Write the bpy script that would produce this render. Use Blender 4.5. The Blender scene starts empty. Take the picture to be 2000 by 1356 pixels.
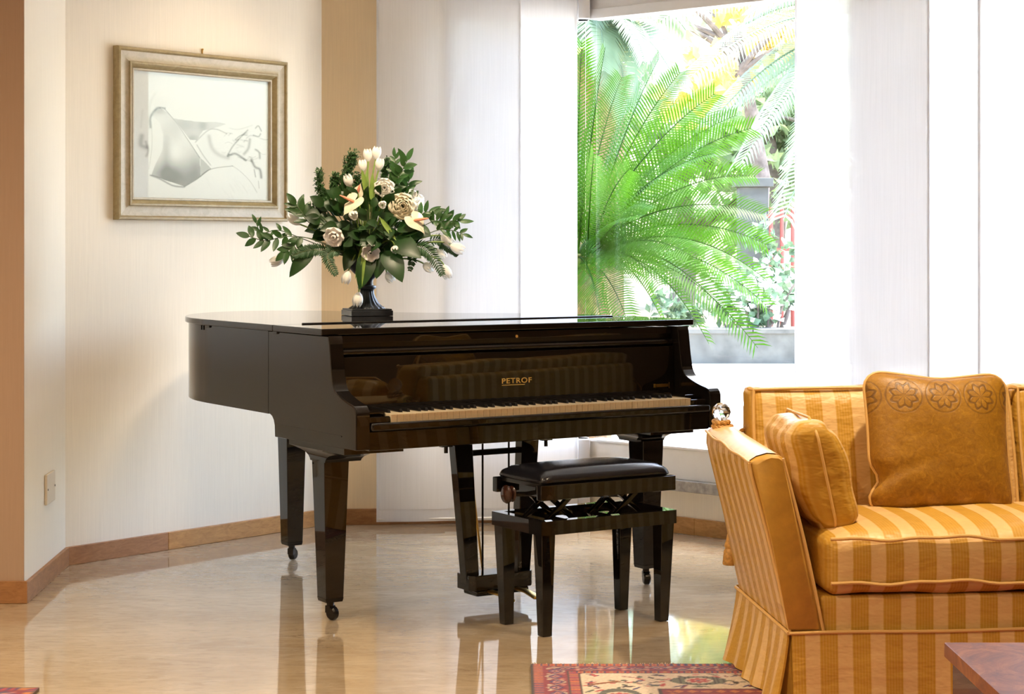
import bpy, bmesh, math, random
import numpy as np
from mathutils import Vector, Matrix

random.seed(7)
rng = np.random.default_rng(7)
scene = bpy.context.scene
COL = scene.collection
PI = math.pi

# ------------------------------------------------------------------ camera, sky, sun, exposure
cam_d = bpy.data.cameras.new('camera'); cam = bpy.data.objects.new('camera', cam_d); COL.objects.link(cam)
cam.location = (0, 0, 1.285); cam.rotation_euler = (PI / 2, 0, 0)
cam_d.sensor_width = 36.0; cam_d.sensor_fit = 'HORIZONTAL'; cam_d.lens = 66.6; cam_d.shift_y = -0.1
cam_d.clip_start = 0.05; cam_d.clip_end = 300
scene.camera = cam

world = bpy.data.worlds.new('world'); scene.world = world; world.use_nodes = True
wn = world.node_tree; wn.nodes.clear()
w_out = wn.nodes.new('ShaderNodeOutputWorld'); w_bg = wn.nodes.new('ShaderNodeBackground')
w_sky = wn.nodes.new('ShaderNodeTexSky'); w_sky.sky_type = 'NISHITA'; w_sky.sun_disc = False
w_sky.sun_elevation = math.radians(70); w_sky.sun_rotation = math.radians(39); w_sky.dust_density = 3.0; w_sky.air_density = 1.0
w_bg.inputs['Strength'].default_value = 0.82
wn.links.new(w_sky.outputs[0], w_bg.inputs[0]); wn.links.new(w_bg.outputs[0], w_out.inputs[0])

sun_d = bpy.data.lights.new('sun', 'SUN'); sun = bpy.data.objects.new('sun', sun_d); COL.objects.link(sun)
sun_d.energy = 1.75; sun_d.angle = math.radians(1.5); sun_d.color = (1.0, 0.95, 0.86)
sun.rotation_euler = Vector((-0.20, -0.25, -0.95)).to_track_quat('-Z', 'Y').to_euler()

scene.view_settings.view_transform = 'Standard'; scene.view_settings.look = 'None'
scene.view_settings.gamma = 1.0; scene.view_settings.use_curve_mapping = False
scene.view_settings.exposure = 1.72

# ------------------------------------------------------------------ small helpers
def V(*a): return Vector(a)

def tag(o, label=None, cat=None, group=None, kind=None):
    if label: o['label'] = label
    if cat: o['category'] = cat
    if group: o['group'] = group
    if kind: o['kind'] = kind
    return o

def empty(name, loc=(0, 0, 0), rz=0.0):
    o = bpy.data.objects.new(name, None); COL.objects.link(o)
    o.location = loc; o.rotation_euler = (0, 0, rz); o.empty_display_size = 0.05
    return o

def link_mesh(name, me, parent=None):
    o = bpy.data.objects.new(name, me); COL.objects.link(o)
    if parent is not None: o.parent = parent
    return o

class MB:
    """collects shapes into one mesh"""
    def __init__(s): s.v = []; s.f = []
    def add(s, vf):
        n = len(s.v); s.v.extend([tuple(p) for p in vf[0]]); s.f.extend([[i + n for i in f] for f in vf[1]]); return s
    def mesh(s, name, mat, bevel=0.0, seg=2, smooth=True, sharp=35, xf=None):
        me = bpy.data.meshes.new(name)
        me.from_pydata(s.v, [], s.f); me.update()
        bm = bmesh.new(); bm.from_mesh(me)
        bmesh.ops.recalc_face_normals(bm, faces=bm.faces)
        if bevel > 0:
            ed = [e for e in bm.edges if len(e.link_faces) == 2 and e.calc_face_angle(0) > math.radians(28)]
            bmesh.ops.bevel(bm, geom=ed, offset=bevel, segments=seg, affect='EDGES', profile=0.5, clamp_overlap=True)
        if xf is not None: bm.transform(xf)
        bm.to_mesh(me); bm.free()
        if smooth:
            me.polygons.foreach_set('use_smooth', [True] * len(me.polygons))
            me.set_sharp_from_angle(angle=math.radians(sharp))
        if mat: me.materials.append(mat)
        return me
    def build(s, name, mat, parent=None, **k):
        o = link_mesh(name, s.mesh(name, mat, **k), parent)
        if k.get('bevel', 0) > 0 and k.get('smooth', True):
            w = o.modifiers.new('weighted_normal', 'WEIGHTED_NORMAL'); w.keep_sharp = True; w.weight = 80
        return o

def box(x0, x1, y0, y1, z0, z1):
    return ([(x0, y0, z0), (x1, y0, z0), (x1, y1, z0), (x0, y1, z0), (x0, y0, z1), (x1, y0, z1), (x1, y1, z1), (x0, y1, z1)],
            [(0, 3, 2, 1), (4, 5, 6, 7), (0, 1, 5, 4), (1, 2, 6, 5), (2, 3, 7, 6), (3, 0, 4, 7)])

def hexa(b, t):
    return (list(b) + list(t), [(0, 3, 2, 1), (4, 5, 6, 7), (0, 1, 5, 4), (1, 2, 6, 5), (2, 3, 7, 6), (3, 0, 4, 7)])

def taper(cx, cy, hx0, hy0, z0, hx1, hy1, z1, cx1=None, cy1=None):
    cx1 = cx if cx1 is None else cx1; cy1 = cy if cy1 is None else cy1
    q = lambda x, y, hx, hy, z: [(x - hx, y - hy, z), (x + hx, y - hy, z), (x + hx, y + hy, z), (x - hx, y + hy, z)]
    return hexa(q(cx, cy, hx0, hy0, z0), q(cx1, cy1, hx1, hy1, z1))

def prism_z(poly, z0, z1):
    n = len(poly)
    return ([(x, y, z0) for x, y in poly] + [(x, y, z1) for x, y in poly],
            [tuple(range(n))[::-1], tuple(range(n, 2 * n))] + [(i, (i + 1) % n, n + (i + 1) % n, n + i) for i in range(n)])

def prism_x(poly, x0, x1):      # poly in (y, z)
    n = len(poly)
    return ([(x0, y, z) for y, z in poly] + [(x1, y, z) for y, z in poly],
            [tuple(range(n)), tuple(range(n, 2 * n))[::-1]] + [(i, (i + 1) % n, n + (i + 1) % n, n + i) for i in range(n)])

def bar(p, q, w, h, up=(0, 0, 1)):
    p = Vector(p); q = Vector(q); d = (q - p).normalized(); u = Vector(up); s = d.cross(u)
    if s.length < 1e-4: s = d.cross(Vector((0, 1, 0)))
    s.normalize(); u = s.cross(d).normalized()
    c = lambda o: [o - s * w / 2 - u * h / 2, o + s * w / 2 - u * h / 2, o + s * w / 2 + u * h / 2, o - s * w / 2 + u * h / 2]
    return hexa(c(p), c(q))

def tube(pts, r, n=8, closed=False, caps=True):
    pts = [Vector(p) for p in pts]; m = len(pts); vs = []; fs = []
    rr = r if hasattr(r, '__len__') else [r] * m
    nrm = None
    for i, p in enumerate(pts):
        if closed: t = pts[(i + 1) % m] - pts[i - 1]
        else: t = pts[min(i + 1, m - 1)] - pts[max(i - 1, 0)]
        t = t.normalized() if t.length > 1e-9 else Vector((0, 0, 1))
        if nrm is None:
            a = Vector((0, 0, 1)) if abs(t.z) < 0.9 else Vector((1, 0, 0))
            nrm = (a - t * a.dot(t)).normalized()
        else:
            nrm = nrm - t * nrm.dot(t)
            nrm = nrm.normalized() if nrm.length > 1e-6 else t.orthogonal().normalized()
        b = t.cross(nrm)
        for k in range(n):
            a = 2 * PI * k / n
            vs.append(p + (nrm * math.cos(a) + b * math.sin(a)) * rr[i])
    for i in range(m if closed else m - 1):
        for k in range(n):
            i2 = (i + 1) % m
            fs.append((i * n + k, i * n + (k + 1) % n, i2 * n + (k + 1) % n, i2 * n + k))
    if caps and not closed:
        fs.append(tuple(range(n))[::-1]); fs.append(tuple(range((m - 1) * n, m * n)))
    return vs, fs

def lathe(prof, n=32, c=(0, 0, 0), flute=None):
    vs = []; fs = []
    for j, (r, z) in enumerate(prof):
        for k in range(n):
            a = 2 * PI * k / n
            rr = r * (1 + (flute(j, a) if flute else 0))
            vs.append((c[0] + rr * math.cos(a), c[1] + rr * math.sin(a), c[2] + z))
    for j in range(len(prof) - 1):
        for k in range(n):
            fs.append((j * n + k, j * n + (k + 1) % n, (j + 1) * n + (k + 1) % n, (j + 1) * n + k))
    fs.append(tuple(range(n))[::-1]); fs.append(tuple(range((len(prof) - 1) * n, len(prof) * n)))
    return vs, fs

def xform(vf, m): return [m @ Vector(p) for p in vf[0]], vf[1]

def rbox(c, half, r, n=(10, 10, 6), fn=None):
    """rounded box as a regular grid on each side; fn maps a point (and its -1..1 parameters) to its final place"""
    bm = bmesh.new(); hx, hy, hz = half; key = {}
    faces = []
    def vert(p):
        k = tuple(round(x, 5) for x in p)
        if k not in key: key[k] = len(key)
        return key[k]
    def lin(n_): return [-1 + 2 * i / n_ for i in range(n_ + 1)]
    for ax in range(3):
        o1, o2 = [(1, 2), (2, 0), (0, 1)][ax]
        for s in (-1, 1):
            A = lin(n[o1]); B = lin(n[o2])
            for i in range(n[o1]):
                for j in range(n[o2]):
                    q = []
                    for (a, b) in ((A[i], B[j]), (A[i + 1], B[j]), (A[i + 1], B[j + 1]), (A[i], B[j + 1])):
                        p = [0, 0, 0]; p[ax] = s; p[o1] = a; p[o2] = b; q.append(vert(p))
                    faces.append(q if s > 0 else q[::-1])
    bm.free()
    vs = []
    for p in key:
        P = [p[i] * half[i] for i in range(3)]
        q = [max(-(half[i] - r), min(half[i] - r, P[i])) for i in range(3)]
        d = Vector([P[i] - q[i] for i in range(3)])
        if d.length > 1e-9: d = d.normalized() * r
        w = Vector(q) + d
        if fn: w = fn(w, p)
        vs.append((w[0] + c[0], w[1] + c[1], w[2] + c[2]))
    return vs, faces

def bez(p0, p1, p2, n):
    p0, p1, p2 = Vector(p0), Vector(p1), Vector(p2)
    return [p0 * (1 - t) ** 2 + p1 * 2 * t * (1 - t) + p2 * t * t for t in [i / n for i in range(n + 1)]]

def catmull(pts, n, closed=False):
    P = [Vector(p) for p in pts]; m = len(P); out = []
    for i in range(m if closed else m - 1):
        g = (lambda k: P[k % m]) if closed else (lambda k: P[max(0, min(m - 1, k))])
        a, b, c, d = g(i - 1), g(i), g(i + 1), g(i + 2)
        for j in range(n):
            t = j / n
            out.append(0.5 * ((2 * b) + (c - a) * t + (2 * a - 5 * b + 4 * c - d) * t * t + (3 * b - a - 3 * c + d) * t ** 3))
    if not closed: out.append(P[-1])
    return out

def copy_tree(o, parent=None):
    c = o.copy(); COL.objects.link(c)
    if parent is not None: c.parent = parent
    for ch in list(o.children): copy_tree(ch, c)
    return c

# ------------------------------------------------------------------ materials
def new_mat(name):
    m = bpy.data.materials.new(name); m.use_nodes = True
    nt = m.node_tree; return m, nt, nt.nodes['Principled BSDF']

def N(nt, typ, **k):
    n = nt.nodes.new(typ)
    for a, b in k.items(): setattr(n, a, b)
    return n

def L(nt, a, b): nt.links.new(a, b)

def math_n(nt, op, a, b=None, c=None):
    n = N(nt, 'ShaderNodeMath', operation=op)
    for i, x in enumerate((a, b, c)):
        if x is None: continue
        if isinstance(x, (int, float)): n.inputs[i].default_value = x
        else: L(nt, x, n.inputs[i])
    return n.outputs[0]

def mix_n(nt, fac, a, b, blend='MIX'):
    n = N(nt, 'ShaderNodeMix', data_type='RGBA', blend_type=blend)
    for s, x in ((0, fac), (6, a), (7, b)):
        if isinstance(x, (int, float)): n.inputs[s].default_value = x
        elif isinstance(x, tuple): n.inputs[s].default_value = (*x[:3], 1)
        else: L(nt, x, n.inputs[s])
    return n.outputs[2]

def noise(nt, scale, detail=4, rough=0.55, vec=None, stretch=None, dist=0.0):
    n = N(nt, 'ShaderNodeTexNoise'); n.inputs['Scale'].default_value = scale; n.inputs['Detail'].default_value = detail
    n.inputs['Roughness'].default_value = rough; n.inputs['Distortion'].default_value = dist
    tc = N(nt, 'ShaderNodeTexCoord'); v = tc.outputs['Object'] if vec is None else vec
    if stretch:
        mp = N(nt, 'ShaderNodeMapping'); mp.inputs['Scale'].default_value = stretch; L(nt, v, mp.inputs['Vector']); v = mp.outputs[0]
    L(nt, v, n.inputs['Vector'])
    return n.outputs['Fac']

def ramp(nt, fac, stops):
    n = N(nt, 'ShaderNodeValToRGB'); e = n.color_ramp.elements
    while len(e) < len(stops): e.new(0.5)
    for i, (p, c) in enumerate(stops): e[i].position = p; e[i].color = (*c, 1) if len(c) == 3 else c
    L(nt, fac, n.inputs[0]); return n.outputs[0]

def bump(nt, bs, h, strength=0.2, dist=0.002):
    b = N(nt, 'ShaderNodeBump'); b.inputs['Strength'].default_value = strength; b.inputs['Distance'].default_value = dist
    L(nt, h, b.inputs['Height']); L(nt, b.outputs[0], bs.inputs['Normal']); return b

def simple(name, col, rough=0.5, metal=0.0, spec=0.5, var=0.0, vscale=20, coat=0.0, sheen=0.0, bmp=0.0, bscale=200):
    m, nt, bs = new_mat(name)
    bs.inputs['Base Color'].default_value = (*col, 1); bs.inputs['Roughness'].default_value = rough
    bs.inputs['Metallic'].default_value = metal; bs.inputs['Specular IOR Level'].default_value = spec
    bs.inputs['Coat Weight'].default_value = coat; bs.inputs['Coat Roughness'].default_value = 0.03
    bs.inputs['Sheen Weight'].default_value = sheen
    f = noise(nt, vscale)
    v = max(var, 0.02)
    c = ramp(nt, f, [(0.3, tuple(x * (1 - v) for x in col)), (0.7, tuple(min(1, x * (1 + v)) for x in col))])
    L(nt, c, bs.inputs['Base Color'])
    if bmp: bump(nt, bs, noise(nt, bscale), bmp, 0.002)
    return m

def mat_wallpaper(name, col):
    m, nt, bs = new_mat(name)
    f = noise(nt, 5, 6, 0.65, stretch=(60, 60, 0.9))
    g = noise(nt, 1.2, 3)
    c1 = ramp(nt, f, [(0.25, tuple(x * 0.93 for x in col)), (0.75, tuple(min(1, x * 1.05) for x in col))])
    c = mix_n(nt, math_n(nt, 'MULTIPLY', g, 0.12), c1, tuple(x * 0.85 for x in col))
    L(nt, c, bs.inputs['Base Color']); bs.inputs['Roughness'].default_value = 0.6; bs.inputs['Specular IOR Level'].default_value = 0.3
    bump(nt, bs, f, 0.25, 0.0015); return m

def mat_marble():
    m, nt, bs = new_mat('marble')
    base = noise(nt, 1.3, 9, 0.62, stretch=(0.9, 1.5, 1), dist=0.5)
    c = ramp(nt, base, [(0.25, (0.27, 0.195, 0.118)), (0.5, (0.37, 0.28, 0.178)), (0.75, (0.45, 0.36, 0.25))])
    f2 = noise(nt, 7, 9, 0.75, stretch=(0.7, 1.6, 1), dist=0.8)
    c = mix_n(nt, ramp(nt, f2, [(0.50, (0, 0, 0)), (0.72, (0.5, 0.5, 0.5))]), c, (0.50, 0.43, 0.33))
    f3 = noise(nt, 30, 6, 0.7, stretch=(0.45, 1.5, 1), dist=0.6)
    c = mix_n(nt, ramp(nt, f3, [(0.48, (0, 0, 0)), (0.66, (0.42,) * 3)]), c, (0.22, 0.15, 0.09))
    v = N(nt, 'ShaderNodeTexNoise'); v.inputs['Scale'].default_value = 3.2; v.inputs['Detail'].default_value = 9; v.inputs['Roughness'].default_value = 0.72
    tc = N(nt, 'ShaderNodeTexCoord'); mp = N(nt, 'ShaderNodeMapping'); mp.inputs['Scale'].default_value = (1.0, 3.2, 1)
    L(nt, tc.outputs['Object'], mp.inputs[0]); L(nt, mp.outputs[0], v.inputs['Vector'])
    vein = math_n(nt, 'ABSOLUTE', math_n(nt, 'SUBTRACT', v.outputs['Fac'], 0.5))
    patch = ramp(nt, noise(nt, 1.1, 2), [(0.52, (0, 0, 0)), (0.66, (1, 1, 1))])
    vf = math_n(nt, 'MULTIPLY', ramp(nt, vein, [(0.0, (0.75,) * 3), (0.012, (0, 0, 0))]), patch)
    c = mix_n(nt, vf, c, (0.2, 0.13, 0.08))
    L(nt, c, bs.inputs['Base Color'])
    bs.inputs['Roughness'].default_value = 0.05; bs.inputs['Specular IOR Level'].default_value = 0.5; bs.inputs['IOR'].default_value = 1.95
    b = N(nt, 'ShaderNodeBump'); b.inputs['Strength'].default_value = 0.02; b.inputs['Distance'].default_value = 0.003
    L(nt, noise(nt, 14, 2), b.inputs['Height']); L(nt, b.outputs[0], bs.inputs['Normal'])
    return m

def mat_wood(name, c0, c1, stretch=(1, 14, 14), rough=0.3, scale=4.0, coat=0.25):
    m, nt, bs = new_mat(name)
    f = noise(nt, scale, 8, 0.65, stretch=stretch, dist=1.0)
    g = noise(nt, scale * 14, 3, 0.5, stretch=stretch)
    c = ramp(nt, f, [(0.25, c0), (0.75, c1)])
    c = mix_n(nt, math_n(nt, 'MULTIPLY', g, 0.3), c, tuple(x * 0.55 for x in c0))
    L(nt, c, bs.inputs['Base Color']); bs.inputs['Roughness'].default_value = rough; bs.inputs['Coat Weight'].default_value = coat
    return m

def mat_stripe(name, axis, off=0.0, period=0.0915, gold_w=0.58):
    gold = (0.52, 0.275, 0.030); pale = (0.72, 0.475, 0.205)
    m, nt, bs = new_mat(name)
    tc = N(nt, 'ShaderNodeTexCoord'); sp = N(nt, 'ShaderNodeSeparateXYZ'); L(nt, tc.outputs['Object'], sp.inputs[0])
    t = math_n(nt, 'ADD', math_n(nt, 'DIVIDE', sp.outputs[axis], period), off + 50)
    t = math_n(nt, 'FRACT', t)
    e = 0.03
    up = math_n(nt, 'DIVIDE', math_n(nt, 'SUBTRACT', gold_w, t), e)
    up = math_n(nt, 'MINIMUM', math_n(nt, 'MAXIMUM', up, 0.0), 1.0)
    lo = math_n(nt, 'MINIMUM', math_n(nt, 'DIVIDE', t, e), 1.0)
    isg = math_n(nt, 'MULTIPLY', up, lo)
    fine = math_n(nt, 'SINE', math_n(nt, 'MULTIPLY', t, 2 * PI * 11))
    fine = math_n(nt, 'MULTIPLY', math_n(nt, 'ADD', fine, 1.0), 0.16)
    gcol = mix_n(nt, fine, gold, (0.68, 0.45, 0.13))
    c = mix_n(nt, isg, pale, gcol)
    w = noise(nt, 420, 2)
    c = mix_n(nt, math_n(nt, 'MULTIPLY', w, 0.18), c, (0.30, 0.15, 0.02))
    L(nt, c, bs.inputs['Base Color'])
    bs.inputs['Roughness'].default_value = 0.42; bs.inputs['Sheen Weight'].default_value = 0.0; bs.inputs['Specular IOR Level'].default_value = 0.35
    h = math_n(nt, 'ADD', math_n(nt, 'MULTIPLY', noise(nt, 9, 3, stretch=(1, 1, 2.2)), 1.0), math_n(nt, 'MULTIPLY', isg, 0.03))
    bump(nt, bs, h, 0.5, 0.02)
    return m

def mat_damask():
    m, nt, bs = new_mat('gold_damask')
    tc = N(nt, 'ShaderNodeTexCoord'); sp = N(nt, 'ShaderNodeSeparateXYZ'); L(nt, tc.outputs['Object'], sp.inputs[0])
    cx = math_n(nt, 'SUBTRACT', math_n(nt, 'FRACT', math_n(nt, 'ADD', math_n(nt, 'DIVIDE', sp.outputs[0], 0.117), 50.5)), 0.5)
    cz = math_n(nt, 'SUBTRACT', math_n(nt, 'FRACT', math_n(nt, 'ADD', math_n(nt, 'DIVIDE', sp.outputs[2], 0.117), 50.37)), 0.5)
    r = math_n(nt, 'SQRT', math_n(nt, 'ADD', math_n(nt, 'MULTIPLY', cx, cx), math_n(nt, 'MULTIPLY', cz, cz)))
    a = math_n(nt, 'ARCTAN2', cz, cx)
    pet = math_n(nt, 'MULTIPLY', math_n(nt, 'COSINE', math_n(nt, 'MULTIPLY', a, 8.0)), 0.045)
    d = math_n(nt, 'ABSOLUTE', math_n(nt, 'SUBTRACT', math_n(nt, 'ADD', r, pet), 0.30))
    ring = ramp(nt, d, [(0.02, (1, 1, 1)), (0.05, (0, 0, 0))])
    sect = math_n(nt, 'MULTIPLY', math_n(nt, 'LESS_THAN', r, 0.28), math_n(nt, 'GREATER_THAN', math_n(nt, 'COSINE', math_n(nt, 'MULTIPLY', a, 8.0)), 0.86))
    d2 = math_n(nt, 'ABSOLUTE', math_n(nt, 'SUBTRACT', r, 0.45))
    ring2 = ramp(nt, d2, [(0.01, (0.7,) * 3), (0.03, (0, 0, 0))])
    pat = math_n(nt, 'MAXIMUM', math_n(nt, 'MAXIMUM', ring, sect), ring2)
    top = ramp(nt, math_n(nt, 'ADD', sp.outputs[2], 0.3), [(0.368, (0.10,) * 3), (0.385, (1,) * 3)])
    f = noise(nt, 26, 6, 0.7)
    pat = math_n(nt, 'MULTIPLY', math_n(nt, 'MULTIPLY', pat, top), math_n(nt, 'ADD', f, 0.35))
    base = ramp(nt, noise(nt, 34, 7, 0.75, dist=1.5), [(0.35, (0.25, 0.112, 0.003)), (0.55, (0.33, 0.155, 0.005)), (0.72, (0.45, 0.235, 0.015))])
    c = mix_n(nt, pat, base, (0.13, 0.055, 0.003))
    L(nt, c, bs.inputs['Base Color']); bs.inputs['Roughness'].default_value = 0.48; bs.inputs['Sheen Weight'].default_value = 0.04
    bump(nt, bs, math_n(nt, 'ADD', noise(nt, 14, 4), math_n(nt, 'MULTIPLY', pat, -0.1)), 0.5, 0.012)
    return m

def mat_sheer(name, transp=0.10, transl=0.27, col=(0.78, 0.78, 0.79)):
    m = bpy.data.materials.new(name); m.use_nodes = True; nt = m.node_tree; nt.nodes.clear()
    out = N(nt, 'ShaderNodeOutputMaterial'); d = N(nt, 'ShaderNodeBsdfDiffuse'); t = N(nt, 'ShaderNodeBsdfTranslucent'); p = N(nt, 'ShaderNodeBsdfTransparent')
    w = noise(nt, 3, 5, 0.6, stretch=(60, 60, 1.2))
    c = ramp(nt, w, [(0.3, tuple(x * 0.94 for x in col)), (0.7, col)])
    L(nt, c, d.inputs[0]); L(nt, c, t.inputs[0])
    m1 = N(nt, 'ShaderNodeMixShader'); m1.inputs[0].default_value = transl; L(nt, d.outputs[0], m1.inputs[1]); L(nt, t.outputs[0], m1.inputs[2])
    m2 = N(nt, 'ShaderNodeMixShader'); m2.inputs[0].default_value = transp; L(nt, m1.outputs[0], m2.inputs[1]); L(nt, p.outputs[0], m2.inputs[2])
    L(nt, m2.outputs[0], out.inputs[0]); return m

def mat_pane():
    m = bpy.data.materials.new('window_glass'); m.use_nodes = True; nt = m.node_tree; nt.nodes.clear()
    out = N(nt, 'ShaderNodeOutputMaterial'); g = N(nt, 'ShaderNodeBsdfGlossy'); p = N(nt, 'ShaderNodeBsdfTransparent')
    g.inputs['Roughness'].default_value = 0.0; p.inputs[0].default_value = (0.97, 0.985, 0.975, 1)
    ge = N(nt, 'ShaderNodeNewGeometry'); dt = N(nt, 'ShaderNodeVectorMath', operation='DOT_PRODUCT')
    L(nt, ge.outputs['Normal'], dt.inputs[0]); L(nt, ge.outputs['Incoming'], dt.inputs[1])
    k = math_n(nt, 'SUBTRACT', 1.0, math_n(nt, 'ABSOLUTE', dt.outputs['Value']))
    f = math_n(nt, 'ADD', 0.022, math_n(nt, 'MULTIPLY', math_n(nt, 'POWER', k, 5.0), 0.8))
    mx = N(nt, 'ShaderNodeMixShader'); L(nt, f, mx.inputs[0]); L(nt, p.outputs[0], mx.inputs[1]); L(nt, g.outputs[0], mx.inputs[2])
    L(nt, mx.outputs[0], out.inputs[0]); return m

def mat_leaf(name, col, transl=0.35, rough=0.4, var=0.25, vscale=6, tcol=None):
    m = bpy.data.materials.new(name); m.use_nodes = True; nt = m.node_tree; bs = nt.nodes['Principled BSDF']; out = nt.nodes['Material Output']
    f = noise(nt, vscale, 3)
    c = ramp(nt, f, [(0.3, tuple(x * (1 - var) for x in col)), (0.7, tuple(min(1, x * (1 + var)) for x in col))])
    L(nt, c, bs.inputs['Base Color']); bs.inputs['Roughness'].default_value = rough; bs.inputs['Specular IOR Level'].default_value = 0.4
    t = N(nt, 'ShaderNodeBsdfTranslucent'); t.inputs[0].default_value = (*(tcol or col), 1)
    mx = N(nt, 'ShaderNodeMixShader'); mx.inputs[0].default_value = transl
    L(nt, bs.outputs[0], mx.inputs[1]); L(nt, t.outputs[0], mx.inputs[2]); L(nt, mx.outputs[0], out.inputs[0]); return m

def mat_vcol(name, rough=0.8, sheen=0.0, nz=0.15, nscale=300):
    m, nt, bs = new_mat(name)
    a = N(nt, 'ShaderNodeVertexColor', layer_name='Col')
    f = noise(nt, nscale, 2)
    c = mix_n(nt, math_n(nt, 'MULTIPLY', f, nz), a.outputs[0], (0.02, 0.02, 0.02))
    L(nt, c, bs.inputs['Base Color']); bs.inputs['Roughness'].default_value = rough; bs.inputs['Sheen Weight'].default_value = sheen
    bs.inputs['Specular IOR Level'].default_value = 0.2
    return m

def mat_lacquer():
    m, nt, bs = new_mat('black_lacquer')
    f = noise(nt, 3, 2)
    L(nt, ramp(nt, f, [(0.3, (0.0055, 0.0045, 0.004)), (0.7, (0.009, 0.007, 0.006))]), bs.inputs['Base Color'])
    bs.inputs['Roughness'].default_value = 0.018; bs.inputs['IOR'].default_value = 1.52; bs.inputs['Specular IOR Level'].default_value = 0.5
    return m

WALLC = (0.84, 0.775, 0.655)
M_wall = mat_wallpaper('cream_wallpaper', WALLC)
M_ceil = simple('ceiling_paint', (0.78, 0.74, 0.66), 0.8)
M_marble = mat_marble()
M_base = mat_wood('baseboard_wood', (0.34, 0.15, 0.038), (0.62, 0.33, 0.10), stretch=(8, 8, 30), rough=0.42, scale=2.2, coat=0.0)
M_base2 = mat_wood('baseboard_wood_dark', (0.24, 0.10, 0.034), (0.46, 0.22, 0.08), stretch=(8, 8, 30), rough=0.42, scale=2.0, coat=0.0)
M_alu = simple('window_aluminium', (0.66, 0.65, 0.65), 0.4, 0.1)
M_white = simple('white_enamel', (0.80, 0.78, 0.74), 0.35)
M_stone = simple('grey_stone', (0.36, 0.34, 0.31), 0.6, var=0.3, vscale=40)
M_lac = mat_lacquer()
M_lacs = mat_lacquer(); M_lacs.name = 'aged_lacquer'; M_lacs.node_tree.nodes['Principled BSDF'].inputs['Roughness'].default_value = 0.13
M_ivory = simple('ivory', (0.80, 0.66, 0.44), 0.25, var=0.06, vscale=60)
M_ebony = simple('ebony', (0.010, 0.009, 0.009), 0.25)
M_brass = simple('brass', (0.70, 0.47, 0.14), 0.28, 1.0)
M_gold = simple('gold_inlay', (0.80, 0.55, 0.16), 0.35, 0.5)
M_darkmetal = simple('dark_caster_metal', (0.03, 0.026, 0.023), 0.25, 0.7)
M_leather = simple('black_leather', (0.006, 0.006, 0.009), 0.19, bmp=0.15, bscale=350)
M_knob = simple('brown_knob', (0.035, 0.012, 0.007), 0.08)
M_sx = mat_stripe('striped_satin_across', 0, 0.12)
M_sx2 = mat_stripe('striped_satin_back', 0, 0.02)
M_sy = mat_stripe('striped_satin_side', 1, 0.1)
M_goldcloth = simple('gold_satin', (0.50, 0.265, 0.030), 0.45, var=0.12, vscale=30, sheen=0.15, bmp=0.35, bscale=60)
M_welt = simple('welt_cord', (0.66, 0.40, 0.13), 0.5)
M_damask = mat_damask()
M_rope = simple('gold_rope', (0.50, 0.26, 0.06), 0.5, var=0.3, vscale=120)
M_pane = mat_pane()
M_sheer = mat_sheer('sheer_panel_fabric')
M_hem = mat_sheer('sheer_panel_hem', 0.02, 0.45)
M_frame = None

# ------------------------------------------------------------------ the room
def wall_seg(name, p, q, z0, z1, mat, thick=0.12, side=1):
    """wall from p to q; its thickness goes to the outer side (side=1: to the heading's left)"""
    p = Vector((*p, 0)); q = Vector((*q, 0)); d = (q - p).normalized(); n = Vector((-d.y, d.x, 0)) * side * thick
    poly = [(p.x, p.y), (q.x, q.y), (q.x + n.x, q.y + n.y), (p.x + n.x, p.y + n.y)]
    o = MB().add(prism_z(poly, z0, z1)).build(name, mat, smooth=False)
    o['kind'] = 'structure'; return o

PA = (-3.4, 6.79); PB = (-1.749, 6.79); PC = (-1.788, 7.583); PD = (-0.872, 8.676); PE = (0.36, 8.80)
WD = Vector((0.734, -0.679, 0)); FD = (Vector((*PE, 0)) - Vector((*PD, 0))).normalized()
WT = 2.52
PF = (PE[0] + WD.x * WT, PE[1] + WD.y * WT)      # end of the long window
ZC = 2.72
room_poly = [PA, PB, PC, PD, PE, PF, (5.2, PF[1]), (5.2, -2.6), (-3.4, -2.6)]
fl = MB().add(prism_z([(-3.6, -2.8), (5.4, -2.8), (5.4, PF[1] + 0.1), (PF[0] + 0.1, PF[1] + 0.1), (PE[0] + 0.08, PE[1] + 0.12), (PD[0] - 0.05, PD[1] + 0.12), (PC[0] - 0.1, PC[1] + 0.1), (-3.6, 7.0)], -0.15, 0.0)).build('floor', M_marble, smooth=False)
fl['kind'] = 'structure'
ce = MB().add(prism_z([(-3.7, -2.9), (5.5, -2.9), (5.5, PF[1] + 0.3), (PF[0] + 0.3, PF[1] + 0.3), (PE[0] + 0.3, PE[1] + 0.35), (PD[0] - 0.2, PD[1] + 0.3), (PC[0] - 0.4, PC[1] + 0.2), (-3.7, 7.2)], ZC, ZC + 0.25)).build('ceiling', M_ceil, smooth=False)
ce['kind'] = 'structure'
EV = 0.80  # eave of an unseen slab added to keep the sun off the glass
ro = MB().add(prism_z([(-4.2, -3.4), (6.2, -3.4), (6.2, PF[1] + EV), (PF[0] + EV * 1.2, PF[1] + EV), (PE[0] + EV * 0.75, PE[1] + EV * 1.1), (PD[0] - 0.5, PD[1] + EV), (PC[0] - 1.0, PC[1] + 0.6), (-4.2, 7.6)], ZC + 0.255, ZC + 0.40)).build('sun_blocking_slab', M_ceil, smooth=False)
ro['kind'] = 'structure'
M_pillar = mat_wallpaper('shade_tinted_wallpaper', (0.40, 0.275, 0.195))  # wallpaper darkened in colour to imitate shade on the pillar face
wall_seg('wall_pillar', PA, (PB[0] - 0.0005, PB[1]), 0, ZC, M_pillar, thick=0.005)
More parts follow.
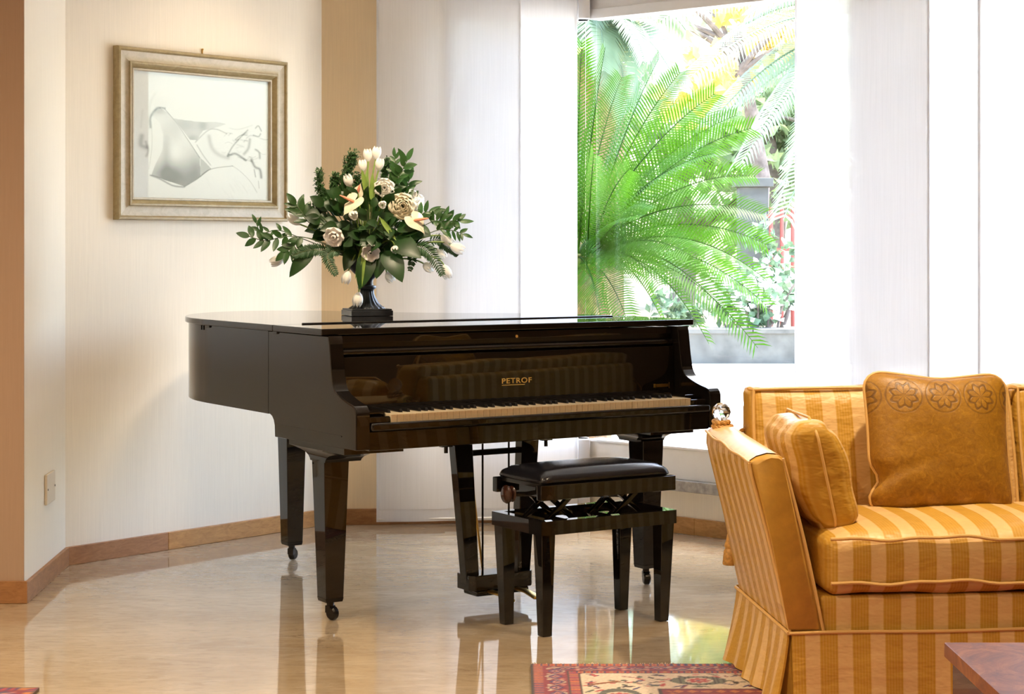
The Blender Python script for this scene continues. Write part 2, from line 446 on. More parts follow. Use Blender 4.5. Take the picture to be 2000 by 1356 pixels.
wall_seg('wall_return', (PB[0], PB[1] + 0.006), PC, 0, ZC, M_wall)
wall_seg('wall_picture', PC, PD, 0, ZC, M_wall)
fpt = lambda t: (PD[0] + FD.x * t, PD[1] + FD.y * t)
wall_seg('wall_back', PD, fpt(0.56), 0, ZC, mat_wallpaper('dim_tinted_wallpaper', (0.76, 0.60, 0.385)))  # same wallpaper, tinted tan to stand in for dim warm light
M_room = simple('far_room_paint', (0.20, 0.125, 0.07), 0.6)
wall_seg('wall_left', (-3.4, -2.6), PA, 0, ZC, M_wall)
wall_seg('wall_behind', (5.2, -2.6), (-3.4, -2.6), 0, ZC, M_room)
wall_seg('wall_right', (5.2, PF[1]), (5.2, -2.6), 0, ZC, M_room)
wall_seg('wall_end', PF, (5.2, PF[1]), 0, ZC, M_room)

def strip(name, p, q, depth, z0, z1, mat, bevel=0.003, structure=True, parent=None):
    """thin board on the room side of the line p-q"""
    p = Vector((*p, 0)); q = Vector((*q, 0)); d = (q - p).normalized(); n = Vector((d.y, -d.x, 0)) * depth
    poly = [(p.x + n.x, p.y + n.y), (q.x + n.x, q.y + n.y), (q.x, q.y), (p.x, p.y)]
    o = MB().add(prism_z(poly, z0, z1)).build(name, mat, parent, bevel=bevel)
    if structure and parent is None: o['kind'] = 'structure'
    return o

lerp2 = lambda p, q, t: (p[0] + (q[0] - p[0]) * t, p[1] + (q[1] - p[1]) * t)
BH = 0.074
strip('baseboard_pillar', (-3.4, 6.79), (PB[0] + 0.016, PB[1]), 0.016, 0, BH + 0.006, M_base2)
strip('baseboard_return', (PB[0], PB[1] - 0.016), PC, 0.016, 0, BH, M_base2)
bp = empty('baseboard_picture'); bp['kind'] = 'structure'
tb = 0.405
strip('board', PC, lerp2(PC, PD, tb * 0.893), 0.016, 0, BH, M_base2, parent=bp)
strip('board', lerp2(PC, PD, tb * 0.893 + 0.0008), PD, 0.016, 0, BH, M_base, parent=bp)
strip('baseboard_back', PD, PE, 0.016, 0, BH, M_base2)
wpt = lambda t, o=0.0: (PE[0] + WD.x * t - 0.679 * o, PE[1] + WD.y * t - 0.734 * o)      # on the long window wall, o metres into the room
br = empty('baseboard_window'); br['kind'] = 'structure'
strip('board', wpt(0), wpt(0.62), 0.016, 0, BH, M_base, parent=br)
strip('board', wpt(0.6208), wpt(WT), 0.016, 0, BH, M_base, parent=br)

# low wall, sill and glazing of the two bay sides
ZS, ZH = 0.384, 2.331
wall_seg('wall_window_low', wpt(0), wpt(WT), 0, 0.19, M_wall)
wall_seg('wall_bay_low', fpt(0.56), PE, 0, ZS - 0.05, M_wall)
M_lintel = M_alu
w2 = empty('window_2'); w2['kind'] = 'structure'
def on_wall(parent, name, a, b, o0, o1, z0, z1, mat, bevel=0.003, f=wpt):
    p0, p1 = f(a), f(b)
    d = Vector((p1[0] - p0[0], p1[1] - p0[1], 0)).normalized(); n = Vector((d.y, -d.x, 0))
    poly = [(p0[0] + n.x * o0, p0[1] + n.y * o0), (p1[0] + n.x * o0, p1[1] + n.y * o0), (p1[0] + n.x * o1, p1[1] + n.y * o1), (p0[0] + n.x * o1, p0[1] + n.y * o1)]
    return MB().add(prism_z(poly, z0, z1)).build(name, mat, parent, bevel=bevel)
on_wall(w2, 'stone_ledge', 0.0, WT, -0.10, 0.035, 0.19, 0.238, M_stone)
on_wall(w2, 'sill_panel', 0.0, WT, -0.09, 0.0, 0.238, ZS - 0.012, M_white)
on_wall(w2, 'sill_rail', 0.0, WT, -0.08, 0.008, ZS - 0.012, ZS, M_white)
on_wall(w2, 'top_rail', 0.0, WT, -0.08, 0.012, ZH, ZH + 0.045, M_alu)
on_wall(w2, 'header_panel', 0.0, WT, -0.10, 0.0, ZH + 0.046, ZC, M_alu)
for k, (a, b) in enumerate(((0.004, 1.5), (1.53, WT - 0.03))):
    on_wall(w2, 'pane', a, b, -0.050, -0.042, ZS - 0.005, ZH + 0.005, M_pane, bevel=0)
for a in (1.5, WT - 0.03):
    on_wall(w2, 'mullion', a, a + 0.03, -0.08, 0.0, ZS, ZH, M_alu)
w1 = empty('window_1'); w1['kind'] = 'structure'
FL_ = (Vector((*PE, 0)) - Vector((*PD, 0))).length
on_wall(w1, 'sill_rail', 0.56, FL_, -0.09, 0.01, ZS - 0.05, ZS, M_white, f=fpt)
on_wall(w1, 'top_rail', 0.56, FL_, -0.08, 0.010, ZH, ZH + 0.045, M_alu, f=fpt)
on_wall(w1, 'header_panel', 0.56, FL_, -0.10, 0.0, ZH + 0.046, ZC, M_alu, f=fpt)
on_wall(w1, 'jamb', 0.56, 0.59, -0.08, 0.0, ZS, ZH, M_alu, f=fpt)
on_wall(w1, 'pane', 0.59, FL_ - 0.012, -0.050, -0.042, ZS - 0.005, ZH + 0.005, M_pane, bevel=0, f=fpt)
# slender post under and above the frameless glass corner
MB().add(box(PE[0] - 0.055, PE[0] + 0.0, PE[1] - 0.05, PE[1] + 0.06, 0, ZS)).build('trim_1', M_alu, bevel=0.004)['kind'] = 'structure'
MB().add(box(PE[0] - 0.055, PE[0] + 0.0, PE[1] - 0.05, PE[1] + 0.06, ZH, ZC)).build('trim_2', M_alu, bevel=0.004)['kind'] = 'structure'

# wall socket plate on the return wall
so = empty('socket_plate', (-1.771, 7.235, 0.357), math.radians(-90 - 2.9))
M_plate = simple('plate_plastic', (0.66, 0.57, 0.44), 0.4)
MB().add(box(-0.080, 0.080, -0.012, -0.0005, -0.058, 0.058)).build('plate', M_plate, so, bevel=0.004)
so.rotation_euler = (0, 0, math.radians(92.9))
for sx in (-0.068, 0.068):
    MB().add(lathe([(0.004, -0.0), (0.004, 0.0015)], 10)).build('screw', M_darkmetal, so, xf=Matrix.Translation((sx, -0.012, 0)) @ Matrix.Rotation(PI / 2, 4, 'X'))
tag(so, 'cream rectangular wall plate low on the narrow return wall', 'wall plate')

# ------------------------------------------------------------------ sheer panel blinds
def panel(p, q, z0, z1, label, seed, amp=0.006, hem=0.055):
    r = empty('panel_blind', (p[0], p[1], z0)); p3 = Vector((*p, 0)); d = (Vector((*q, 0)) - p3); w = d.length; d.normalize(); n = Vector((d.y, -d.x, 0))
    NX, NZ = 36, 24
    rr = random.Random(seed); ph = [rr.random() * 6.28 for _ in range(4)]
    def pt(i, j, zz0, zz1, off):
        s = i / NX; t = j / NZ; z = zz0 + (zz1 - zz0) * t
        y = amp * (math.sin(s * 5 + ph[0]) * 0.8 + 0.5 * math.sin(s * 9 + ph[1] + t * 1.3)) + off
        return d * (s * w) + n * y + Vector((0, 0, z))
    def sheet(name, zz0, zz1, off, mat):
        vs = [pt(i, j, zz0, zz1, off) for j in range(NZ + 1) for i in range(NX + 1)]
        fs = [(j * (NX + 1) + i, j * (NX + 1) + i + 1, (j + 1) * (NX + 1) + i + 1, (j + 1) * (NX + 1) + i) for j in range(NZ) for i in range(NX)]
        return MB().add((vs, fs)).build(name, mat, r, sharp=180)
    sheet('fabric', hem, z1 - z0, 0.0, M_sheer)
    sheet('hem_pocket', 0.0, hem, 0.0, M_hem)
    for q, s0 in enumerate((0.0, 1.0)):
        vs = []
        for j in range(NZ + 1):
            z = (z1 - z0) * j / NZ
            for e in (0.0, 0.011):
                ss = e / w if q == 0 else 1 - e / w
                y = amp * (math.sin(ss * 5 + ph[0]) * 0.8 + 0.5 * math.sin(ss * 9 + ph[1] + j / NZ * 1.3)) + 0.0015
                vs.append(d * (ss * w) + n * y + Vector((0, 0, z)))
        MB().add((vs, [(2 * j, 2 * j + 1, 2 * j + 3, 2 * j + 2) for j in range(NZ)])).build('side_hem', M_hem, r, sharp=180)
    MB().add(bar(d * 0 + Vector((0, 0, z1 - z0)), d * w + Vector((0, 0, z1 - z0)), 0.02, 0.03)).build('top_rail', M_white, r, bevel=0.003)
    MB().add(tube([d * 0.004 + n * 0 + Vector((0, 0, 0.012)), d * (w - 0.004) + Vector((0, 0, 0.012))], 0.004, 8)).build('weight_bar', M_white, r)
    tag(r, label, 'blind', 'sheer sliding panel blinds'); return r

fin = Vector((FD.y, -FD.x, 0))      # into the room from the back facet
fo = lambda t, o: (PD[0] + FD.x * t + fin.x * o, PD[1] + FD.y * t + fin.y * o)
panel(fo(0.247, 0.12), fo(0.905, 0.12), 0.028, ZC - 0.03, 'white sheer panel blind hanging beside the dim back wall behind the flowers', 1)
panel(fo(0.56, 0.085), fo(1.170, 0.085), 0.026, ZC - 0.03, 'white sheer panel blind at the near side of the palm view', 2)
panel(wpt(1.239, 0.14), wpt(1.872, 0.14), 0.03, ZC - 0.03, 'bright white panel blind bordering the palm view on its far side', 3)
panel(wpt(1.490, 0.10), wpt(2.10, 0.10), 0.03, ZC - 0.03, 'bright white panel blind behind the sofa, second from the palm view', 4)
panel(wpt(2.076, 0.14), wpt(2.48, 0.14), 0.03, ZC - 0.03, 'bright white panel blind at the far end of the sofa back', 5)
MB().add(bar((*wpt(0, 0.12), ZC - 0.012), (*wpt(WT - 0.05, 0.12), ZC - 0.012), 0.09, 0.022)).build('trim_3', M_alu, bevel=0.003)['kind'] = 'structure'
MB().add(bar((*fo(0.2, 0.10), ZC - 0.012), (*fo(FL_, 0.10), ZC - 0.012), 0.09, 0.022)).build('trim_4', M_alu, bevel=0.003)['kind'] = 'structure'

# ------------------------------------------------------------------ ceiling downlights above the view; bouquet, pillar and room ones are added fill
M_lamp = bpy.data.materials.new('lamp_lens'); M_lamp.use_nodes = True
_b = M_lamp.node_tree.nodes['Principled BSDF']; _b.inputs['Emission Color'].default_value = (1, 0.78, 0.5, 1); _b.inputs['Emission Strength'].default_value = 4.0
def downlight(x, y, power, label, aim=None, size=95, blend=0.8, col=(1.0, 0.80, 0.55), rad=0.05):
    r = empty('downlight', (x, y, ZC))
    MB().add(lathe([(0.055, -0.001), (0.075, -0.001), (0.078, -0.012), (0.055, -0.012)], 24)).build('trim_ring', M_white, r)
    MB().add(lathe([(0.054, -0.0010), (0.054, -0.004)], 24)).build('lens', M_lamp, r)
    ld = bpy.data.lights.new('lamp', 'SPOT'); ld.energy = power; ld.spot_size = math.radians(size); ld.spot_blend = blend; ld.color = col; ld.shadow_soft_size = rad
    lo = bpy.data.objects.new('lamp', ld); COL.objects.link(lo); lo.parent = r; lo.location = (0, 0, -0.03)
    if aim is not None:
        lo.rotation_euler = (Vector(aim) - Vector((x, y, ZC - 0.03))).to_track_quat('-Z', 'Y').to_euler()
    tag(r, label, 'lamp', 'recessed ceiling downlights'); return r
downlight(-0.75, 7.75, 7, 'recessed downlight washing the picture wall', aim=(-1.30, 8.0, 0.9), size=110)
downlight(1.35, 5.25, 72, 'recessed downlight over the striped sofa', aim=(1.35, 5.45, 0.3), size=80)
downlight(-0.30, 6.45, 90, 'unseen fill lamp added to light the flowers from the front', aim=(-0.57, 7.42, 1.36), size=46, blend=1.0, rad=0.12)  # added front fill for the bouquet, not a known fitting
downlight(-0.95, 5.55, 45, 'unseen fill lamp added to brighten the floor and wall near the pillar', size=165, blend=1.0, rad=0.12)  # added to lift the floor and wall brightness on this side
for k, (x, y) in enumerate([(-2.2, 4.6), (-0.6, 3.2), (3.6, 2.6), (-2.2, 1.6), (0.3, 1.2), (2.8, 0.8), (-1.0, -1.0), (2.0, -1.2)]):  # general warm fill, lamps added out of view
    downlight(x, y, 92, 'unseen fill lamp added over the room, spot %s' % 'abcdefgh'[k], size=140, blend=1.0)

# ------------------------------------------------------------------ the grand piano
TH = math.radians(32.2)
PO = (-0.501, 6.081)
piano = tag(empty('grand_piano', (*PO, 0), TH), 'glossy black grand piano with its lid closed and keyboard open', 'piano')
PW = 1.489
left_side = [(0.0, 0.20), (0.0, 0.664), (0.0, 1.0), (0.0, 1.22)]
curve = [(0.0, 1.22, 0), (0.012, 1.36, 0), (0.065, 1.54, 0), (0.165, 1.72, 0), (0.31, 1.86, 0), (0.47, 1.925, 0), (0.62, 1.90, 0), (0.745, 1.80, 0), (0.84, 1.64, 0), (0.92, 1.48, 0), (1.03, 1.33, 0), (1.17, 1.20, 0), (1.32, 1.07, 0), (1.43, 0.93, 0), (1.479, 0.78, 0), (PW, 0.664, 0)]
cpts = [(p.x, p.y) for p in catmull(curve, 6)]
outline = cpts                                    # from (0,1.22) round the tail to (PW,.664)
def offset_poly(pts, d):
    out = []
    for i, p in enumerate(pts):
        a = Vector(pts[max(i - 1, 0)]); b = Vector(pts[min(i + 1, len(pts) - 1)]); t = (b - a).normalized()
        out.append((p[0] - t.y * d, p[1] + t.x * d))
    return out
# rim behind the key section
MB().add(prism_z([(0, 0.664), (0, 0.85), (0, 1.05), (0, 1.17)] + outline, 0.692, 0.982)).build('rim', M_lacs, piano, sharp=25)
# side boards with the scrolled arms
arm_top = [(0.664, 0.982), (0.197, 0.982), (0.190, 0.960), (0.178, 0.880), (0.167, 0.832), (0.160, 0.818), (0.149, 0.805), (0.128, 0.794), (0.092, 0.781), (0.055, 0.771), (0.030, 0.766), (0.014, 0.760), (0.004, 0.749), (0.0, 0.735)]
arm_bot = [(0.0, 0.622), (0.611, 0.615), (0.614, 0.655), (0.621, 0.672), (0.634, 0.685), (0.650, 0.691), (0.664, 0.692)]
for x0, x1 in ((0.0, 0.052), (PW - 0.052, PW)):
    MB().add(prism_x(arm_top + arm_bot, x0, x1)).build('side_arm', M_lacs, piano, bevel=0.0035, seg=2, sharp=40)
for x0, x1 in ((0.003, 0.049), (PW - 0.049, PW - 0.003)):      # polished cap on the scroll of each arm
    pr = [(p.x, p.y) for p in catmull([(y, z, 0) for y, z in arm_top[1:]] + [(0.0, 0.70, 0)], 6)]
    up = offset_poly(pr, -0.0015); dn = offset_poly(pr, 0.001)
    vs = [(x, y, z) for y, z in up for x in (x0, x1)] + [(x, y, z) for y, z in dn for x in (x0, x1)]; m_ = len(up) * 2
    fs = [(2 * j, 2 * j + 1, 2 * j + 3, 2 * j + 2) for j in range(len(up) - 1)] + [(m_ + 2 * j, m_ + 2 * j + 2, m_ + 2 * j + 3, m_ + 2 * j + 1) for j in range(len(up) - 1)]
    fs += [(2 * j, 2 * j + 2, m_ + 2 * j + 2, m_ + 2 * j) for j in range(len(up) - 1)] + [(2 * j + 1, m_ + 2 * j + 1, m_ + 2 * j + 3, 2 * j + 3) for j in range(len(up) - 1)]
    MB().add((vs, fs)).build('arm_cap', M_lac, piano, sharp=50)
for x0, x1 in ((-0.002, 0.0005), (PW - 0.0005, PW + 0.002)):
    MB().add(box(x0, x1, 0.10, 0.60, 0.658, 0.662)).build('side_moulding', M_lac, piano)
MB().add(box(0.052, PW - 0.052, 0.262, 0.664, 0.66, 0.980)).build('pin_block', M_lac, piano)
MB().add(box(0.051, PW - 0.051, 0.006, 0.611, 0.618, 0.680)).build('key_bed', M_lac, piano, bevel=0.003)
MB().add(box(0.053, PW - 0.053, -0.008, 0.012, 0.681, 0.708)).build('key_slip', M_lac, piano, bevel=0.0085, seg=5, sharp=60)
for x0, x1 in ((0.053, 0.1335), (0.1355 + 1.2255, PW - 0.053)):
    MB().add(box(x0, x1, 0.013, 0.20, 0.680, 0.727)).build('key_block', M_lac, piano, bevel=0.004)
    MB().add(box(x0, x1, 0.05, 0.20, 0.727, 0.742)).build('key_block_step', M_lac, piano, bevel=0.004)
# keys
KW = 1.2255 / 52
kme = MB().add(box(0.0008, KW - 0.0008, 0.0, 0.182, 0.696, 0.731)).add(box(0.0007, KW - 0.0007, -0.002, 0.182, 0.7285, 0.732)).mesh('white_key', M_ivory)
for i in range(52):
    o = link_mesh('white_key', kme, piano); o.location = (0.135 + i * KW, 0.014, 0)
bme = MB().add(hexa([(-0.0055, 0, 0.730), (0.0055, 0, 0.730), (0.0055, 0.125, 0.730), (-0.0055, 0.125, 0.730)], [(-0.0045, 0.006, 0.7435), (0.0045, 0.006, 0.7435), (0.0045, 0.125, 0.7435), (-0.0045, 0.125, 0.7435)])).mesh('black_key', M_ebony, bevel=0.0012)
shift = {0: 0.0, 2: -0.0025, 3: 0.0025, 5: -0.003, 6: 0.0}
for i in range(51):
    k = i % 7
    if k in (0, 2, 3, 5, 6):
        o = link_mesh('black_key', bme, piano); o.location = (0.135 + (i + 1) * KW + shift[k], 0.066, 0)
# fallboard leaning back above the keys, its rail, and the name
fb0, fb1 = (0.2100, 0.738), (0.2140, 0.910)
MB().add(prism_x([fb0, fb1, (fb1[0] + 0.02, fb1[1]), (fb0[0] + 0.02, fb0[1])], 0.0535, PW - 0.0535)).build('fallboard', M_lac, piano, bevel=0.002)
MB().add(prism_x([(fb0[0] - 0.012, fb0[1] - 0.002), (fb0[0] - 0.012, fb0[1] + 0.008), (fb0[0] + 0.004, fb0[1] + 0.012), (fb0[0] + 0.004, fb0[1] - 0.002)], 0.1345, 1.3605)).build('key_felt_rail', M_ebony, piano)
MB().add(tube([(0.054, 0.232, 0.9245), (PW - 0.054, 0.232, 0.9245)], 0.0125, 20)).build('fallboard_rail', M_lac, piano)
MB().add(box(0.0535, PW - 0.0535, 0.228, 0.262, 0.955, 0.9805)).build('lid_apron', M_lac, piano, bevel=0.002)
MB().add(box(0.0535, PW - 0.0535, 0.250, 0.262, 0.905, 0.956)).build('recess_board', M_ebony, piano)
sl = Vector((0, fb1[0] - fb0[0], fb1[1] - fb0[1])).normalized()
def on_fall(x, z):      # point on the fallboard's face
    t = (z - fb0[1]) / (fb1[1] - fb0[1]); return Vector((x, fb0[0] + (fb1[0] - fb0[0]) * t, z))
nrm_fb = Vector((1, 0, 0)).cross(sl)
def fall_matrix(p): return Matrix(((1, 0, nrm_fb.x, p.x), (0, sl.y, nrm_fb.y, p.y), (0, sl.z, nrm_fb.z, p.z), (0, 0, 0, 1)))
fc = bpy.data.curves.new('name_font', 'FONT'); fc.body = 'PETROF'; fc.extrude = 0.004; fc.size = 1.0; fc.space_character = 1.12; fc.offset = 0.012
tmp = bpy.data.objects.new('tmp_text', fc); COL.objects.link(tmp)
bpy.context.view_layer.update()
tme = bpy.data.meshes.new_from_object(tmp.evaluated_get(bpy.context.evaluated_depsgraph_get()))
bpy.data.objects.remove(tmp)
co = np.array([v.co for v in tme.vertices]); mn, mx = co.min(0), co.max(0)
Mtx = fall_matrix(on_fall(0.6835, 0.7985) + nrm_fb * 0.0006) @ Matrix.Diagonal((0.1235 / (mx[0] - mn[0]), 0.0185 / (mx[1] - mn[1]), 0.15, 1)) @ Matrix.Translation((-mn[0], -mn[1], 0))
tme.transform(Mtx); tme.materials.append(M_gold); tme.name = 'maker_name'
nm = link_mesh('name_lettering', tme, piano); nm['label'] = 'gold inlaid capital letters'
MB().add(box(0, 0.094, -0.0068, -0.0042, 0, 0.0012)).build('name_underline', M_gold, piano, xf=fall_matrix(on_fall(0.6835, 0.7985)))
MB().add(box(0, 0.055, 0, 0.011, 0, 0.0015)).add(box(-0.012, -0.004, -0.001, 0.012, 0, 0.003)).add(box(0.058, 0.060, -0.006, 0.016, 0, 0.002)).build('brass_plate', M_brass, piano, xf=fall_matrix(on_fall(1.352, 0.760)))
MB().add(lathe([(0.005, 0), (0.005, 0.002)], 14)).build('lock', M_brass, piano, xf=Matrix.Translation((0.755, 0.228, 0.962)) @ Matrix.Rotation(PI / 2, 4, 'X'))
# lid in two leaves
ov = 0.014
lo = offset_poly(cpts, ov)
lo[0] = (-ov, 1.22); lo[-1] = (PW + 0.036, 0.70)
lidpoly = [(-ov, 0.6)] + lo + [(PW + 0.040, 0.6)]
MB().add(prism_z(lidpoly, 0.984, 1.006)).build('lid', M_lac, piano, bevel=0.004, seg=3, sharp=30)
MB().add(box(-ov, PW + 0.044, 0.218, 0.5985, 0.984, 1.006)).build('front_lid', M_lac, piano, bevel=0.004, seg=3, sharp=30)
MB().add(tube([(0.10, 0.5995, 1.0068), (PW - 0.06, 0.5995, 1.0068)], 0.0038, 10)).build('lid_hinge', M_ebony, piano)
for y in (0.60, 1.19):
    MB().add(box(-0.006, 0.004, y - 0.018, y + 0.018, 0.9745, 0.985)).build('lid_buffer', M_ebony, piano, bevel=0.003)
for dx in (0, 0.02):
    MB().add(box(-0.0025, 0.002, 1.235 + dx, 1.242 + dx, 0.964, 0.981)).build('lid_catch', M_ebony, piano)
# legs on scrolled brackets
def bracket(cx, cy, x_lo, x_hi, y_lo, y_hi, x_lo0, x_hi0):
    prof = [(0.546, 0.0), (0.553, 0.02), (0.562, 0.08), (0.572, 0.22), (0.580, 0.45), (0.586, 0.75), (0.590, 1.0), (0.6165, 1.0)]
    y_lo0, y_hi0 = cy - 0.062, cy + 0.050
    rings = []
    for z, t in prof:
        a, b = x_lo0 + (x_lo - x_lo0) * t, x_hi0 + (x_hi - x_hi0) * t
        c, d = y_lo0 + (y_lo - y_lo0) * t, y_hi0 + (y_hi - y_hi0) * t
        rings.append([(a, c, z), (b, c, z), (b, d, z), (a, d, z)])
    vs = [p for r_ in rings for p in r_]; fs = [(0, 3, 2, 1), tuple(range(len(vs) - 4, len(vs)))]
    for j in range(len(rings) - 1):
        for k in range(4): fs.append((4 * j + k, 4 * j + (k + 1) % 4, 4 * j + 4 + (k + 1) % 4, 4 * j + 4 + k))
    MB().add((vs, fs)).build('leg_bracket', M_lac, piano, sharp=40)
def piano_leg(cx, cy, ztop, yaw):
    h0, h1 = 0.0475, 0.0335
    lg = MB().add(taper(cx, cy, h1, h1, 0.078, h0, h0, ztop)).build('leg', M_lac, piano, bevel=0.002)
    MB().add(taper(cx, cy, h1 - 0.002, h1 - 0.002, 0.064, h1 + 0.001, h1 + 0.001, 0.079)).build('ferrule', M_darkmetal, lg, bevel=0.002)
    m = Matrix.Translation((cx, cy, 0)) @ Matrix.Rotation(yaw, 4, 'Z')
    MB().add(lathe([(0.013, 0.042), (0.013, 0.066)], 14)).add(hexa([(-0.013, -0.006, 0.024), (0.013, -0.006, 0.024), (0.013, 0.014, 0.024), (-0.013, 0.014, 0.024)], [(-0.014, -0.012, 0.05), (0.014, -0.012, 0.05), (0.014, 0.012, 0.05), (-0.014, 0.012, 0.05)])).build('caster_fork', M_darkmetal, lg, xf=m, bevel=0.002)
    MB().add(xform(lathe([(0.018, -0.013), (0.0235, -0.008), (0.024, 0.0), (0.0235, 0.008), (0.018, 0.013)], 20), Matrix.Translation((0, -0.010, 0.0245)) @ Matrix.Rotation(PI / 2, 4, 'Y'))).build('caster_wheel', M_darkmetal, lg, xf=m)
bracket(0.115, 0.410, 0.045, 0.268, 0.170, 0.590, 0.063, 0.200)
bracket(1.445, 0.400, 1.290, 1.486, 0.160, 0.560, 1.355, 1.4835)
piano_leg(0.115, 0.410, 0.548, 0.3)
piano_leg(1.430, 0.380, 0.548, -0.4)
piano_leg(0.534, 1.590, 0.694, 2.2)
# pedal lyre
MB().add(box(0.50, 0.99, 0.30, 0.42, 0.592, 0.6175)).build('lyre_plate', M_lac, piano, bevel=0.003)
for x in (0.535, 0.955):
    MB().add(box(x - 0.022, x + 0.022, 0.335, 0.355, 0.574, 0.592)).add(tube([(x, 0.345, 0.552), (x, 0.345, 0.575)], 0.007, 10)).build('lyre_wing_bolt', M_darkmetal, piano)
for s in (-1, 1):
    ct, cb = 0.739 + s * 0.141, 0.744 + s * 0.105
    MB().add(hexa([(cb - 0.026, 0.33, 0.075), (cb + 0.026, 0.33, 0.075), (cb + 0.026, 0.375, 0.075), (cb - 0.026, 0.375, 0.075)], [(ct - 0.037, 0.33, 0.595), (ct + 0.037, 0.33, 0.595), (ct + 0.037, 0.375, 0.595), (ct - 0.037, 0.375, 0.595)])).build('lyre_post', M_lac, piano, bevel=0.003)
MB().add(box(0.63, 0.85, 0.342, 0.362, 0.535, 0.556)).build('lyre_crossbar', M_lac, piano, bevel=0.003)
MB().add(prism_z([(0.612, 0.315), (0.628, 0.295), (0.860, 0.295), (0.876, 0.315), (0.876, 0.40), (0.612, 0.40)], 0.062, 0.118)).build('pedal_box', M_lac, piano, bevel=0.004)
MB().add(box(0.635, 0.853, 0.30, 0.395, 0.042, 0.062)).build('pedal_box_base', M_lac, piano, bevel=0.006)
for x in (0.69, 0.80):
    MB().add(rbox((x, 0.235, 0.058), (0.013, 0.075, 0.006), 0.005, (4, 8, 3), lambda w, p: Vector((w.x * (1 + 0.35 * max(0, -p[1])), w.y, w.z - 0.012 * max(0, -p[1]))))).build('pedal', M_brass, piano)
    MB().add(tube([(x, 0.352, 0.11), (x, 0.352, 0.60)], 0.0038, 8)).build('pedal_rod', M_darkmetal, piano)
MB().add(tube([(0.704, 0.375, 0.118), (0.640, 0.375, 0.60)], 0.0042, 8)).build('lyre_brace', M_brass, piano)

# ------------------------------------------------------------------ piano bench (same heading as the piano)
def ploc(a, b): return (PO[0] + a * math.cos(TH) - b * math.sin(TH), PO[1] + a * math.sin(TH) + b * math.cos(TH))
BCX, BCY = 0.825, -0.092
bench = tag(empty('piano_bench', (*ploc(BCX, BCY), 0), TH), 'black adjustable piano bench with a padded leather seat in front of the keys', 'bench')
bx, by = 0.274, 0.152
def ring(hx, hy, t, z0, z1):
    m = MB(); m.add(box(-hx, hx, -hy, -hy + t, z0, z1)); m.add(box(-hx, hx, hy - t, hy, z0, z1)); m.add(box(-hx, -hx + t, -hy + t, hy - t, z0, z1)); m.add(box(hx - t, hx, -hy + t, hy - t, z0, z1)); return m
ring(bx + 0.001, by + 0.002, 0.030, 0.335, 0.381).build('lower_frame', M_lac, bench)
MB().add(box(-bx, bx, -by, -by + 0.03, 0.448, 0.498)).build('seat_rail', M_lac, bench, bevel=0.003)
MB().add(box(-bx, bx, by - 0.03, by, 0.448, 0.498)).build('seat_rail', M_lac, bench, bevel=0.003)
MB().add(box(-bx + 0.045, -bx + 0.07, -by + 0.03, by - 0.03, 0.448, 0.496)).build('seat_rail', M_lac, bench, bevel=0.003)
MB().add(box(bx - 0.025, bx, -by + 0.03, by - 0.03, 0.448, 0.496)).build('seat_rail', M_lac, bench, bevel=0.003)
MB().add(box(-bx + 0.02, bx - 0.02, -by + 0.02, by - 0.02, 0.486, 0.499)).build('seat_board', M_ebony, bench)
def crown(w, p):
    e = (1 - abs(p[0]) ** 4) * (1 - abs(p[1]) ** 4)
    if p[2] > -0.99: w = Vector((w.x, w.y, w.z + 0.014 * e * (p[2] + 1) / 2))
    k = (p[2] + 1) / 2
    return Vector((w.x * (1 - 0.10 * k * k * 0.6), w.y * (1 - 0.22 * k * k * 0.6), w.z))
MB().add(rbox((0, 0, 0.516), (bx - 0.012, by - 0.010, 0.020), 0.016, (24, 16, 6), crown)).build('seat_pad', M_leather, bench, sharp=180)
for sx in (-1, 1):
    for sy in (-1, 1):
        MB().add(taper(sx * (bx - 0.036), sy * (by - 0.034), 0.0175, 0.0175, 0.001, 0.0265, 0.0265, 0.336, sx * (bx - 0.031), sy * (by - 0.030))).build('leg', M_lac, bench, bevel=0.002)
# lifting scissor between the frames
for y in (-0.055, 0.075):
    for x in (-0.13, 0.145):
        MB().add(bar((x - 0.075, y, 0.352), (x + 0.045, y, 0.452), 0.018, 0.016)).build('lift_arm', M_lac, bench, bevel=0.002)
        MB().add(bar((x + 0.075, y + 0.02, 0.352), (x - 0.045, y + 0.02, 0.452), 0.018, 0.016)).build('lift_arm', M_lac, bench, bevel=0.002)
MB().add(tube([(-bx - 0.02, 0.01, 0.456), (0.18, 0.01, 0.420)], 0.008, 10)).build('lift_spindle', M_darkmetal, bench)
for x in (-0.085, 0.10):
    MB().add(box(x - 0.02, x + 0.02, -by + 0.03, by - 0.03, 0.352, 0.366)).build('lift_beam', M_lac, bench)
kn = MB().add(xform(lathe([(0.010, 0), (0.012, 0.004), (0.024, 0.006), (0.027, 0.010), (0.024, 0.015), (0.016, 0.018), (0.020, 0.021), (0.029, 0.025), (0.031, 0.031), (0.028, 0.037), (0.014, 0.041), (0.002, 0.042)], 28), Matrix.Translation((-bx - 0.001, 0.010, 0.456)) @ Matrix.Rotation(-PI / 2, 4, 'Y'))).build('adjuster_knob', M_knob, bench, sharp=60)

